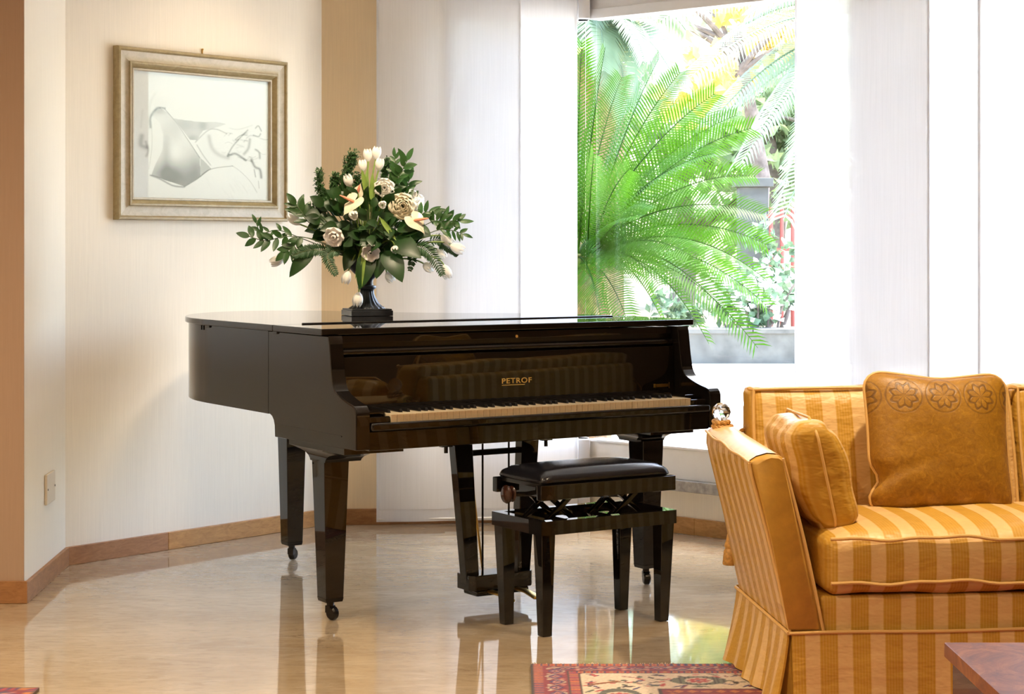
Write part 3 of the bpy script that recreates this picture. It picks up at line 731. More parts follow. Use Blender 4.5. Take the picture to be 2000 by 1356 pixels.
# ------------------------------------------------------------------ framed drawing on the left wall
wd = (Vector((*PD, 0)) - Vector((*PC, 0))).normalized()
pic = empty('framed_drawing', (PC[0] + wd.x * 0.711, PC[1] + wd.y * 0.711, 1.744), math.atan2(wd.y, wd.x))
tag(pic, 'pencil drawing of drapery and a bent knee in a silver-gold frame on the wall', 'picture')
M_silver = mat_wood('silver_leaf_frame', (0.42, 0.36, 0.25), (0.60, 0.53, 0.40), stretch=(3, 3, 3), rough=0.38, scale=10, coat=0.0)
M_golden = mat_wood('gold_leaf_frame', (0.26, 0.19, 0.08), (0.44, 0.35, 0.18), stretch=(3, 3, 3), rough=0.35, scale=10, coat=0.0)
FW, FH = 0.474, 0.357
# moulding profile: (distance from outer edge, depth from the wall)
def moulding(name, prof, mat):
    ringv = []
    for d, dep in prof:
        x, z = FW - d, FH - d
        ringv.append([(-x, -dep, -z), (x, -dep, -z), (x, -dep, z), (-x, -dep, z)])
    for k in range(4):
        m = MB(); vs = []; fs = []
        for j in range(len(ringv)): vs += [ringv[j][k], ringv[j][(k + 1) % 4]]
        for j in range(len(ringv) - 1): fs.append((2 * j, 2 * j + 1, 2 * j + 3, 2 * j + 2))
        m.add((vs, fs)); m.build(name, mat, pic, sharp=35)
moulding('outer_moulding', [(0, 0.001), (0, 0.030), (0.004, 0.036), (0.012, 0.037), (0.016, 0.032), (0.018, 0.028)], M_golden)
moulding('flat_moulding', [(0.018, 0.028), (0.022, 0.027), (0.034, 0.024), (0.048, 0.024), (0.055, 0.027), (0.058, 0.030)], M_silver)
moulding('inner_moulding', [(0.058, 0.030), (0.061, 0.036), (0.068, 0.036), (0.074, 0.031), (0.080, 0.022), (0.084, 0.018)], M_golden)
moulding('slip_moulding', [(0.084, 0.018), (0.086, 0.021), (0.092, 0.021), (0.094, 0.010), (0.094, 0.002)], M_silver)
MB().add(box(-FW + 0.01, FW - 0.01, -0.004, -0.001, -FH + 0.01, FH - 0.01)).build('backing_board', M_base2, pic)
# the sheet itself, shaded like a pencil drawing
def draw_sheet():
    NX, NY = 300, 220
    xs = np.linspace(0, 1, NX); ys = np.linspace(0, 1, NY); X, Y = np.meshgrid(xs, ys)
    px = 285 + 905 * X; py = (240 + 80 * X) + (890 - 65 * X) * Y          # sheet laid out on a working grid
    g = np.full(X.shape, 0.70)
    def inpoly(P):
        P = np.array(P, float); ins = np.zeros(px.shape, bool); j = len(P) - 1
        for i in range(len(P)):
            c = ((P[i, 1] > py) != (P[j, 1] > py)) & (px < (P[j, 0] - P[i, 0]) * (py - P[i, 1]) / (P[j, 1] - P[i, 1] + 1e-9) + P[i, 0])
            ins ^= c; j = i
        return ins
    def dist(P):
        P = np.array([tuple(p)[:2] for p in catmull([(a, b, 0) for a, b in P], 6)]); d = np.full(px.shape, 1e9)
        for a, b in zip(P[:-1], P[1:]):
            ab = b - a; t = np.clip(((px - a[0]) * ab[0] + (py - a[1]) * ab[1]) / (ab @ ab + 1e-9), 0, 1)
            d = np.minimum(d, np.hypot(px - a[0] - t * ab[0], py - a[1] - t * ab[1]))
        return d
    def stroke(P, w=4, s=0.4): 
        nonlocal g
        g = g - 1.35 * s * np.exp(-(dist(P) / w) ** 2)
    def soft(cx, cy, rx, ry, s, mask=None):
        nonlocal g
        e = s * np.exp(-(((px - cx) / rx) ** 2 + ((py - cy) / ry) ** 2))
        g = g - (e if mask is None else e * mask)
    leg = [(405, 975), (430, 900), (475, 800), (482, 700), (455, 600), (410, 560), (430, 515), (460, 500), (520, 545), (580, 640), (650, 740), (720, 850), (722, 985), (620, 1052), (500, 1010)]
    m = inpoly(leg)
    g = g - m * 0.05
    soft(620, 1010, 190, 130, 0.42, m); soft(500, 960, 90, 80, 0.32, m); soft(700, 900, 60, 120, 0.22, m); soft(500, 800, 28, 160, 0.16, m); soft(560, 640, 40, 90, 0.12, m)
    soft(560, 820, 40, 70, -0.10, m)
    soft(450, 520, 60, 30, 0.22, m)
    back = [(545, 575), (640, 590), (740, 600), (830, 598), (900, 612), (820, 640), (740, 660), (700, 725), (655, 725)]
    mb = inpoly(back); g = g - mb * 0.16; soft(620, 620, 80, 50, 0.14, mb); soft(740, 625, 30, 40, 0.2, mb); soft(670, 715, 40, 25, 0.2, mb)
    mb2 = inpoly([(722, 850), (745, 870), (795, 925), (722, 985)]); g = g - mb2 * 0.30
    for P, w, s in [([(400, 640), (400, 570), (440, 505), (490, 505)], 7, 0.32), ([(490, 510), (560, 600), (650, 740), (720, 850)], 3, 0.25),
                    ([(405, 600), (410, 760), (390, 930)], 3, 0.12), ([(400, 975), (460, 1000), (540, 1045), (615, 1055)], 6, 0.35), ([(620, 1052), (700, 1000), (790, 930), (940, 905)], 3, 0.32),
                    ([(940, 905), (990, 940), (1060, 1010), (1110, 1090)], 3, 0.15), ([(345, 700), (340, 760), (370, 780)], 16, 0.22), ([(370, 740), (385, 800), (375, 840)], 9, 0.18),
                    ([(690, 740), (770, 660), (830, 650), (900, 680)], 4, 0.22), ([(780, 700), (800, 780), (850, 830), (910, 850)], 14, 0.16), ([(700, 760), (740, 830), (790, 900)], 4, 0.2),
                    ([(905, 835), (940, 770), (1000, 700), (1045, 655)], 5, 0.30), ([(910, 835), (960, 820), (1030, 865)], 8, 0.35), ([(1060, 720), (1050, 780), (1020, 820)], 10, 0.25),
                    ([(1100, 640), (1120, 625), (1140, 660)], 5, 0.3), ([(1085, 690), (1120, 700), (1135, 680)], 5, 0.3), ([(1100, 790), (1125, 810), (1130, 850)], 7, 0.32), ([(1070, 860), (1095, 910), (1130, 930), (1140, 985)], 9, 0.36),
                    ([(960, 720), (1000, 690), (1040, 690)], 4, 0.28), ([(1090, 930), (1100, 980)], 4, 0.3), ([(1120, 1010), (1125, 1060)], 3, 0.2), ([(430, 400), (400, 470), (395, 560)], 8, 0.05), ([(350, 520), (340, 640)], 8, 0.05), ([(920, 640), (980, 650), (1080, 620)], 4, 0.1)]:
        stroke(P, w, s)
    rr = np.random.default_rng(3)
    for _ in range(26):
        x, y = rr.uniform(860, 1140), rr.uniform(640, 880); a = rr.uniform(-1, 1.2); l = rr.uniform(20, 60)
        stroke([(x, y), (x + l * 0.5, y - l * a * 0.4 + rr.uniform(-12, 12)), (x + l, y - l * a * 0.5)], rr.uniform(2, 5), rr.uniform(0.06, 0.2))
    for _ in range(14):
        x, y = rr.uniform(760, 1050), rr.uniform(930, 1100)
        stroke([(x, y), (x + 30, y + 50)], 3, 0.03)
    g = g + rr.normal(0, 0.012, g.shape); g = np.clip(g, 0.12, 0.74)
    w, h = (FW - 0.094) * 2, (FH - 0.094) * 2
    vs = [(-w / 2 + w * x, -0.006, h / 2 - h * y) for y in ys for x in xs]
    fs = [(j * NX + i, (j + 1) * NX + i, (j + 1) * NX + i + 1, j * NX + i + 1) for j in range(NY - 1) for i in range(NX - 1)]
    me = bpy.data.meshes.new('sheet'); me.from_pydata(vs, [], fs); me.update()
    ca = me.color_attributes.new('Col', 'FLOAT_COLOR', 'POINT')
    q = np.ones((NX * NY, 4)); q[:, 0] = g.ravel(); q[:, 1] = g.ravel() * 0.985; q[:, 2] = g.ravel() * 0.955
    ca.data.foreach_set('color', q.ravel().astype(np.float32))
    me.materials.append(mat_vcol('pencil_sheet', 0.5, nz=0.03)); return me
link_mesh('drawing_sheet', draw_sheet(), pic)
MB().add(box(-FW + 0.095, FW - 0.095, -0.0115, -0.0095, -FH + 0.095, FH - 0.095)).build('picture_glass', M_pane, pic, smooth=False)
MB().add(tube([(0.0, -0.004, FH - 0.005), (0.0, -0.004, FH + 0.022)], 0.003, 8)).add(lathe([(0.001, 0.0), (0.005, 0.002), (0.005, 0.006), (0.001, 0.008)], 12, (0, -0.006, FH + 0.018))).build('hanging_hook', M_brass, pic)

# ------------------------------------------------------------------ the sofa
SR = math.radians(5.0)
sofa = tag(empty('sofa', (0.763, 5.20, 0), SR), 'gold and peach striped knole sofa with roped arms and a floor-length skirt', 'sofa')
SW, SD = 1.86, 0.76                       # overall width and depth
ZW = 0.219                               # height of the skirt welt
def arm(mirror):
    f = -1 if mirror else 1
    X = lambda x: (SW - x) if mirror else x
    # outer slab leaning outward, loft along the depth
    def section(y):
        k = y / 0.66
        lean_o = -0.112 + 0.006 * k; zt = 0.686 + 0.020 * k
        return [(0.0, ZW), (0.094 - 0.01 * k, ZW), (0.040, 0.47), (-0.020 - 0.006 * k, zt + 0.012), (-0.034, zt + 0.020), (-0.060, zt + 0.022), (-0.090, zt + 0.014), (lean_o, zt), (-0.108, zt - 0.03), (-0.055, 0.46)]
    ys = [0.004, 0.02, 0.16, 0.34, 0.52, 0.655, 0.68]
    rings = [section(y) for y in ys]; n = len(rings[0]); vs = []; fs = []
    for y, r_ in zip(ys, rings): vs += [(X(x + (0.006 if y in (0.004, 0.68) and x < 0 else 0)), y, z) for x, z in r_]
    fs = [tuple(range(n)), tuple(range(n * (len(ys) - 1), n * len(ys)))]
    for j in range(len(ys) - 1):
        for i in range(n): fs.append((j * n + i, j * n + (i + 1) % n, (j + 1) * n + (i + 1) % n, (j + 1) * n + i))
    MB().add((vs, fs)).build('arm', M_sy, sofa, bevel=0.006, seg=2, sharp=50)
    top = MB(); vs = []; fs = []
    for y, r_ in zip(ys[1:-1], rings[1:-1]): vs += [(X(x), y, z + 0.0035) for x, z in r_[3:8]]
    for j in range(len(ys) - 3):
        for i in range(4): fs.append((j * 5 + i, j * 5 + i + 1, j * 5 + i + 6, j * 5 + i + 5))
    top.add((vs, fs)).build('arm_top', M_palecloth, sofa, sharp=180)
    # plain front facing of the arm
    sec = section(0.0); c = (sum(p[0] for p in sec) / n, sum(p[1] for p in sec) / n)
    m = MB(); ring0 = [(X(c[0] + (x - c[0]) * 0.97), 0.006, c[1] + (z - c[1]) * 0.992) for x, z in sec]; ring1 = [(X(c[0] + (x - c[0]) * 0.80), -0.010, c[1] + (z - c[1]) * 0.955) for x, z in sec]
    vs = ring0 + ring1; fs = [tuple(range(n, 2 * n))] + [(i, (i + 1) % n, n + (i + 1) % n, n + i) for i in range(n)]
    m.add((vs, fs)).build('arm_front', M_goldcloth, sofa, sharp=60)
    for idx in ([1, 2, 3], [0, 9, 8, 7]):
        pts = catmull([(X(sec[i][0]), -0.001, sec[i][1]) for i in idx], 8)
        MB().add(tube(pts, 0.0045, 8)).build('welt', M_welt, sofa)
    pts = catmull([(X(section(y)[7][0] - 0.001), y, section(y)[7][1] + 0.001 + 0.004 * math.sin(y * 21)) for y in (0.0, 0.13, 0.26, 0.39, 0.52, 0.66)], 6)
    MB().add(tube(pts, 0.0045, 8)).build('welt', M_welt, sofa)
    # crystal finial, rope windings, tie rope and tassel at the back of the arm
    bxx, byy, zt = -0.066, 0.625, 0.728
    bm = bmesh.new(); bmesh.ops.create_icosphere(bm, subdivisions=2, radius=0.0295); me = bpy.data.meshes.new('finial'); bm.to_mesh(me); bm.free()
    me.materials.append(M_crystal); fo_ = link_mesh('finial', me, sofa); fo_.location = (X(bxx), byy, 0.771)
    MB().add(lathe([(0.020, 0.700), (0.020, 0.742), (0.012, 0.747)], 18, (X(bxx), byy, 0))).build('finial_post', M_goldcloth, sofa)
    def rope(name, path, r):
        m = MB()
        L_ = [0]
        for a, b in zip(path[:-1], path[1:]): L_.append(L_[-1] + (b - a).length)
        for s in range(3):
            pts = []
            for i, p in enumerate(path):
                t = (path[min(i + 1, len(path) - 1)] - path[max(i - 1, 0)]).normalized(); a = Vector((0, 0, 1)) if abs(t.z) < 0.9 else Vector((1, 0, 0))
                u = (a - t * a.dot(t)).normalized(); w = t.cross(u); ang = L_[i] / (r * 5.2) * 2 * PI + s * 2 * PI / 3
                pts.append(p + (u * math.cos(ang) + w * math.sin(ang)) * r * 0.5)
            m.add(tube(pts, r * 0.58, 6))
        m.build(name, M_rope, sofa)
    for q, (zz, rad) in enumerate(((0.741, 0.022), (0.727, 0.027))):
        rope('rope_winding', [Vector((X(bxx + 0.004 * q) + rad * math.cos(a), byy + rad * math.sin(a), zz + 0.002 * math.sin(a))) for a in np.linspace(0, 2 * PI, 60)], 0.0078)
    rope('tie_rope', catmull([(X(bxx + 0.02), byy + 0.03, 0.728), (X(-0.005), byy + 0.06, 0.700), (X(0.05), byy + 0.05, 0.738), (X(0.09), byy + 0.05, 0.76)], 20), 0.0075)
    rope('tassel_rope', catmull([(X(bxx - 0.005), byy + 0.03, 0.725), (X(bxx + 0.015), byy + 0.105, 0.66), (X(-0.012), byy + 0.115, 0.50), (X(-0.012), byy + 0.11, 0.375)], 20), 0.005)
    tx = X(-0.014); ty = byy + 0.11
    MB().add(lathe([(0.004, 0.385), (0.011, 0.378), (0.014, 0.362), (0.018, 0.352), (0.021, 0.340), (0.017, 0.334), (0.022, 0.325), (0.026, 0.285), (0.024, 0.283)], 22, (tx, ty, 0), flute=lambda j, a: 0.06 * math.sin(a * 11))).build('tassel', M_rope, sofa, sharp=60)
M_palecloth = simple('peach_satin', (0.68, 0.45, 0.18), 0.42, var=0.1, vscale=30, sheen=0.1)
M_crystal, _nt, _bs = new_mat('crystal')
_bs.inputs['Transmission Weight'].default_value = 1.0; _bs.inputs['Roughness'].default_value = 0.0; _bs.inputs['IOR'].default_value = 1.55; _bs.inputs['Base Color'].default_value = (1, 1, 1, 1)
arm(False); arm(True)
# base rail, seat, back
MB().add(box(0.088, SW - 0.088, 0.010, SD - 0.04, 0.16, 0.316)).build('base_rail', M_sx, sofa, bevel=0.012, seg=3)
wob = lambda x: 0.0025 * math.sin(x * 17) + 0.0015 * math.sin(x * 41)
def seat_fn(w, p):
    e = (1 - abs(p[0]) ** 4) * (1 - abs(p[1]) ** 3)
    z = w.z + (0.032 * e if p[2] > 0 else -0.004 * e)
    y = w.y - 0.014 * (1 - p[2] ** 2) * max(0, -p[1]) * (1 - abs(p[0]) ** 6)
    return Vector((w.x, y, z + wob(w.x)))
sx0, sx1 = 0.098, SW - 0.098
scx, shx = (sx0 + sx1) / 2, (sx1 - sx0) / 2
MB().add(rbox((scx, 0.278, 0.403), (shx, 0.285, 0.082), 0.035, (60, 20, 8), seat_fn)).build('seat_cushion', M_sx, sofa, sharp=180)
for zz, dz in ((0.473, 1), (0.352, -1)):
    pts = [(x, (-0.015 if dz > 0 else -0.019), zz + wob(x) * 1.6 + 0.004 * math.sin(x * 5)) for x in np.linspace(sx0 + 0.012, sx1 - 0.012, 60)]
    MB().add(tube(pts, 0.005, 8)).build('welt', M_welt, sofa)
MB().add(box(0.02, SW - 0.02, 0.60, SD - 0.03, 0.20, 0.80)).build('back_frame', M_sx2, sofa, bevel=0.02, seg=3)
def back_fn(w, p):
    e = (1 - abs(p[0]) ** 4) * (1 - abs(p[2]) ** 4)
    return Vector((w.x, w.y + (-0.02 * e if p[1] < 0 else 0) + 0.05 * p[2], w.z + 0.006 * math.sin(w.x * 7)))
for x0, x1 in ((0.012, 0.835), (0.842, SW - 0.012)):
    cx, hx = (x0 + x1) / 2, (x1 - x0) / 2
    MB().add(rbox((cx, 0.595, 0.652), (hx, 0.058, 0.198), 0.024, (30, 6, 16), back_fn)).build('back_cushion', M_sx2, sofa, sharp=180)
    z0, z1 = 0.652 - 0.19, 0.652 + 0.19
    loop = [(x0 + 0.012, 0.54 - 0.05, z0), (x0 + 0.008, 0.54, (z0 + z1) / 2), (x0 + 0.014, 0.54 + 0.045, z1 - 0.012), (x0 + 0.03, 0.54 + 0.048, z1), (cx, 0.54 + 0.048, z1 + 0.004), (x1 - 0.03, 0.54 + 0.048, z1), (x1 - 0.014, 0.54 + 0.045, z1 - 0.012), (x1 - 0.008, 0.54, (z0 + z1) / 2), (x1 - 0.012, 0.54 - 0.05, z0)]
    MB().add(tube(catmull(loop, 10), 0.005, 8)).build('welt', M_welt, sofa)
# skirt with a pleat at each corner
def skirt(path_fn, n, name, mat, out, top_in=0.0):
    NZ = 10; vs = []; fs = []
    for j in range(NZ + 1):
        t = j / NZ; z = ZW + 0.002 - (ZW - 0.012) * t
        for i in range(n + 1):
            s = i / n; p, nn = path_fn(s)
            o = out(s, t); vs.append((p[0] + nn[0] * o, p[1] + nn[1] * o, z))
    m = len(vs)
    vs += [(v[0], v[1], v[2]) for v in vs]
    for i in range(m):
        s = (i % (n + 1)) / n; p, nn = path_fn(s); v = vs[m + i]; vs[m + i] = (v[0] - nn[0] * 0.006, v[1] - nn[1] * 0.006, v[2])
    for j in range(NZ):
        for i in range(n):
            a = j * (n + 1) + i; fs.append((a, a + n + 1, a + n + 2, a + 1)); fs.append((m + a, m + a + 1, m + a + n + 2, m + a + n + 1))
    for i in range(n):
        a = NZ * (n + 1) + i; fs.append((a, m + a, m + a + 1, a + 1)); fs.append((i, i + 1, m + i + 1, m + i))
    for j in range(NZ):
        a = j * (n + 1); fs.append((a, m + a, m + a + n + 1, a + n + 1)); a += n; fs.append((a, a + n + 1, m + a + n + 1, m + a))
    MB().add((vs, fs)).build(name, mat, sofa, sharp=60)
skirt(lambda s: ((0.004 + (SW - 0.008) * s, 0.0), (0, -1)), 90, 'skirt', M_sx, lambda s, t: 0.006 + 0.012 * t + 0.006 * t * math.sin(s * 23) + 0.004 * t * math.sin(s * 51 + 1) + 0.01 * t * math.exp(-(s / 0.02) ** 2))
for side in (0, 1):
    xx = 0.0 if side == 0 else SW; nx = -1 if side == 0 else 1
    skirt(lambda s, xx=xx, nx=nx: ((xx, 0.004 + 0.68 * s), (nx, 0)), 40, 'side_skirt', M_sy, lambda s, t: 0.006 + 0.034 * t ** 1.4 + 0.008 * t * math.sin(s * 16) + 0.006 * t * math.sin(s * 37) + 0.012 * t * s)
    cxx = xx; MB().add(hexa([(cxx - 0.012 * -nx * -1, 0.012, 0.012), (cxx + 0.030, 0.012, 0.012), (cxx + 0.030, 0.05, 0.012), (cxx - 0.02, 0.05, 0.012)], [(cxx - 0.002, 0.012, ZW), (cxx + 0.01, 0.012, ZW), (cxx + 0.01, 0.03, ZW), (cxx - 0.002, 0.03, ZW)])).build('pleat', M_goldcloth, sofa)
skirt(lambda s: ((0.004 + (SW - 0.008) * s, SD - 0.03), (0, 1)), 60, 'skirt', M_sx, lambda s, t: 0.006 + 0.02 * t + 0.006 * t * math.sin(s * 23))
MB().add(tube([(x, -0.008, ZW + 0.0015 * math.sin(x * 11)) for x in np.linspace(-0.004, SW + 0.004, 60)], 0.0048, 8)).build('welt', M_welt, sofa)
for xx in (-0.006, SW + 0.006):
    MB().add(tube([(xx, y, ZW) for y in np.linspace(-0.008, 0.70, 20)], 0.0048, 8)).build('welt', M_welt, sofa)
for x in (0.08, SW - 0.08):
    for y in (0.08, SD - 0.12):
        MB().add(taper(x, y, 0.02, 0.02, 0.0005, 0.028, 0.028, 0.17)).build('foot', M_base2, sofa)

def sloc(x, y): return (0.763 + x * math.cos(SR) - y * math.sin(SR), 5.20 + x * math.sin(SR) + y * math.cos(SR))

# boxy striped cushion standing against the arm
ac = tag(empty('arm_cushion', (*sloc(0.128, 0.29), 0.628), SR), 'small plump striped cushion standing against the inner arm of the sofa', 'cushion')
def ac_fn(w, p):
    e = (1 - p[1] ** 4) * (1 - p[2] ** 4)
    x = w.x * (1 + 0.10 * e) * (0.80 + 0.20 * (1 - abs(p[2]) ** 3))
    return Vector((x - 0.035 * p[2] + 0.004 * math.sin(w.z * 40), w.y, w.z + 0.012 * (1 - p[0] ** 2) * p[2] + 0.004 * math.sin(w.y * 30)))
M_sc = mat_stripe('striped_satin_cushion', 1, 0.35)
MB().add(rbox((0, 0, 0), (0.078, 0.185, 0.148), 0.045, (14, 22, 18), ac_fn)).build('cover', M_sc, ac, sharp=180)
loop = [(-0.034 * s * 0.95 + 0.002, math.copysign(1, c) * min(abs(c), 1) * 0.188, s * 0.150) for s, c in
        [(max(-1, min(1, 1.25 * math.sin(a))), max(-1, min(1, 1.25 * math.cos(a)))) for a in np.linspace(0, 2 * PI, 48, endpoint=False)]]
def ac_pt(y, z): return (-0.035 * z / 0.148, y * 1.035, z * 1.035 + 0.012 * z / 0.148)
MB().add(tube([ac_pt(0.186 * max(-1, min(1, 1.22 * math.cos(a))), 0.150 * max(-1, min(1, 1.22 * math.sin(a)))) for a in np.linspace(0, 2 * PI, 64, endpoint=False)], 0.0042, 8, closed=True)).build('welt', M_welt, ac)

# gold damask scatter cushion
gc = empty('scatter_cushion', (*sloc(0.553, 0.43), 0.690), SR)
gc.rotation_euler = (math.radians(-14), math.radians(1.5), SR)
tag(gc, 'square gold damask scatter cushion with rosettes leaning on the sofa back', 'cushion')
def pillow(half, thick, n=36, pinch=0.06):
    vs = []; fs = []; idx = {}
    def P(i, j, s):
        u = -1 + 2 * i / n; v = -1 + 2 * j / n; a_ = 0.70
        if abs(u) > a_ and abs(v) > a_:
            du, dv = (abs(u) - a_) / (1 - a_), (abs(v) - a_) / (1 - a_)
            u, v = math.copysign(a_ + (1 - a_) * du * math.sqrt(1 - dv * dv / 2), u), math.copysign(a_ + (1 - a_) * dv * math.sqrt(1 - du * du / 2), v)
        ub, vb = -1 + 2 * i / n, -1 + 2 * j / n; e = max(0, (1 - abs(ub) ** 3)) ** 0.5 * max(0, (1 - abs(vb) ** 3)) ** 0.5
        x = u * half * (1 - pinch * (1 - v * v)); z = v * half * 0.965 * (1 - pinch * (1 - u * u))
        # the dent low on one side
        x += 0.030 * math.exp(-((v + 0.52) / 0.16) ** 2) * max(0, -u) ** 5
        z += -0.010 * math.exp(-((u - 0.05) / 0.4) ** 2) * max(0, v) ** 6
        y = s * thick * e * (1 + 0.05 * math.sin(5 * u + 3 * v))
        y += -s * 0.012 * math.exp(-((v + 0.52 - 0.25 * (u + 1)) / 0.10) ** 2) * max(0, -u) * e
        return (x, y, z)
    for s in (-1, 1):
        for j in range(n + 1):
            for i in range(n + 1):
                edge = i in (0, n) or j in (0, n)
                k = (i, j, 0 if edge else s)
                if k not in idx: idx[k] = len(vs); vs.append(P(i, j, s))
        for j in range(n):
            for i in range(n):
                q = [idx[(a, b, 0 if (a in (0, n) or b in (0, n)) else s)] for a, b in ((i, j), (i + 1, j), (i + 1, j + 1), (i, j + 1))]
                fs.append(q if s < 0 else q[::-1])
    rim = [P(i, 0, 1) for i in range(n)] + [P(n, j, 1) for j in range(n)] + [P(n - i, n, 1) for i in range(n)] + [P(0, n - j, 1) for j in range(n)]
    return (vs, fs), rim
pv, rim = pillow(0.226, 0.085)
MB().add(pv).build('cover', M_damask, gc, sharp=180)
rim = [Vector(p) for p in rim]
MB().add(tube(rim[::2], 0.0052, 8, closed=True)).build('piping', M_welt, gc)

# ------------------------------------------------------------------ coffee table
M_burl, _nt, _bs = new_mat('burl_wood')
_f = noise(_nt, 6, 8, 0.7, dist=2.5); _g = noise(_nt, 30, 4, 0.6, dist=1.0)
_c = ramp(_nt, _f, [(0.3, (0.08, 0.02, 0.006)), (0.5, (0.24, 0.075, 0.018)), (0.68, (0.42, 0.16, 0.04))])
L(_nt, mix_n(_nt, math_n(_nt, 'MULTIPLY', _g, 0.5), _c, (0.09, 0.03, 0.015)), _bs.inputs['Base Color'])
_bs.inputs['Roughness'].default_value = 0.38; _bs.inputs['Specular IOR Level'].default_value = 0.3
M_darkwood = mat_wood('dark_table_wood', (0.035, 0.014, 0.008), (0.075, 0.03, 0.016), rough=0.25)
tab = tag(empty('coffee_table', (1.50, 3.68, 0)), 'low burl wood coffee table with solid dark sides in front of the sofa', 'table')
MB().add(box(-0.55, 0.55, -0.49, 0.487, 0.378, 0.41)).build('table_top', M_burl, tab, bevel=0.003)
for x in (-0.535, 0.51):
    MB().add(box(x, x + 0.025, -0.47, 0.47, 0.012, 0.378)).build('side_panel', M_darkwood, tab, bevel=0.002)
for y in (-0.47, 0.445):
    MB().add(box(-0.51, 0.51, y, y + 0.025, 0.06, 0.378)).build('end_panel', M_darkwood, tab, bevel=0.002)
MB().add(box(-0.51, 0.51, -0.44, 0.44, 0.06, 0.08)).build('shelf', M_darkwood, tab, bevel=0.002)

# ------------------------------------------------------------------ rugs
def rug(name, x0, x1, y0, y1, label, step=0.0055, seed=1, fringe_y=None):
    root = tag(empty(name, (x0, y0, 0)), label, 'rug')
    w, h = x1 - x0, y1 - y0; nx, ny = int(w / step), int(h / step)
    xs = np.linspace(0, w, nx); ys = np.linspace(0, h, ny); X, Y = np.meshgrid(xs, ys)
    dx = np.minimum(X, w - X); dy = np.minimum(Y, h - Y); d = np.minimum(dx, dy * 1.12)
    along = np.where(dx < dy * 1.12, Y, X)
    ivory = np.array((0.62, 0.50, 0.36)); maroon = np.array((0.20, 0.022, 0.035)); red = np.array((0.40, 0.045, 0.045)); navy = np.array((0.045, 0.035, 0.12)); orange = np.array((0.48, 0.16, 0.045)); dark = np.array((0.05, 0.035, 0.035)); pink = np.array((0.52, 0.20, 0.16)); green = np.array((0.10, 0.11, 0.075))
    C = np.zeros(X.shape + (3,)); C[:] = red * 0.8
    def put(mask, col): C[mask] = col
    def cell(c, p): return (np.mod(c, p) - p / 2)
    # outer guard
    put(d < 0.145, maroon)
    put(d < 0.034, orange); put((d < 0.034) & (np.abs(cell(along, 0.022)) < 0.004), navy); put((d < 0.034) & (np.abs(cell(along + 0.011, 0.022)) < 0.003), red); put(d < 0.006, dark)
    g = (d >= 0.038) & (d < 0.108); put(g, maroon * 1.1)
    ca = cell(along, 0.07); cd = d - 0.073
    put(g & (np.abs(ca) + np.abs(cd) * 1.3 < 0.030), navy); put(g & (np.abs(ca) + np.abs(cd) * 1.3 < 0.018), pink); put(g & (np.abs(ca) + np.abs(cd) * 1.3 < 0.008), dark)
    put(g & (np.hypot(cell(along + 0.035, 0.07), cd + 0.02) < 0.008), ivory * 0.8); put(g & (np.hypot(cell(along + 0.035, 0.07), cd - 0.02) < 0.008), pink)
    put(g & (np.abs(cd - 0.026 * np.sin(along * 2 * np.pi / 0.14)) < 0.0035), ivory * 0.7)
    put((d >= 0.108) & (d < 0.112), dark)
    o = (d >= 0.112) & (d < 0.140); put(o, orange); put(o & (np.abs(cell(along, 0.02)) < 0.004), red); put(o & (np.abs(cell(along + 0.01, 0.02)) < 0.0025), navy)
    put((d >= 0.140) & (d < 0.145), dark)
    # ivory main border with medallions and leaves
    b = (d >= 0.145) & (d < 0.36); put(b, ivory)
    cd = d - 0.25; P = 0.46; ca = cell(along - 0.26, P)
    rr = np.random.default_rng(seed)
    for _ in range(70):
        a0, d0 = rr.uniform(-P / 2, P / 2), rr.uniform(-0.09, 0.09); ang = rr.uniform(0, np.pi); l, wd_ = rr.uniform(0.012, 0.026), rr.uniform(0.004, 0.009)
        col = [dark, maroon, red, green, pink, navy, green][rr.integers(7)]
        u = (ca - a0) * np.cos(ang) + (cd - d0) * np.sin(ang); v = -(ca - a0) * np.sin(ang) + (cd - d0) * np.cos(ang)
        put(b & ((u / l) ** 2 + (v / wd_) ** 2 < 1), col)
    put(b & (np.abs(ca - 0.17 - 0.5 * cd) < 0.010) & (np.abs(cd) < 0.08), orange * 0.8); put(b & (np.abs(ca - 0.17 - 0.5 * cd) < 0.003) & (np.abs(cd) < 0.08), dark)
    med = np.hypot(ca / 1.35, cd); put(b & (med < 0.062), green * 1.3); put(b & (med < 0.062) & (np.mod(ca, 0.014) < 0.005), dark); put(b & (np.hypot(ca, cd) < 0.042), ivory * 0.9)
    fl_ = np.hypot(ca, cd) - 0.030 - 0.007 * np.cos(8 * np.arctan2(cd, ca)); put(b & (fl_ < 0), red); put(b & (np.hypot(ca, cd) < 0.014), pink); put(b & (np.hypot(ca, cd) < 0.006), navy)
    put((d >= 0.36) & (d < 0.37), dark); i_ = (d >= 0.37) & (d < 0.43); put(i_, maroon); put(i_ & (np.abs(cell(along, 0.04)) + np.abs(d - 0.4) < 0.018), orange)
    ins = d >= 0.43; put(ins, red * 0.7); cx_, cy_ = cell(X, 0.16), cell(Y, 0.16); put(ins & (np.abs(cx_) + np.abs(cy_) < 0.05), navy); put(ins & (np.abs(cx_) + np.abs(cy_) < 0.025), ivory * 0.8)
    C *= (0.85 + 0.3 * rr.random(X.shape))[..., None]
    Z = 0.009 + 0.0006 * rr.random(X.shape)
    vs = np.stack([X, Y, Z], -1).reshape(-1, 3)
    ii = (np.arange(ny - 1)[:, None] * nx + np.arange(nx - 1)[None, :]).ravel()
    fs = np.stack([ii, ii + 1, ii + nx + 1, ii + nx], -1)
    me = bpy.data.meshes.new('pile'); me.vertices.add(len(vs)); me.vertices.foreach_set('co', vs.astype(np.float32).ravel())
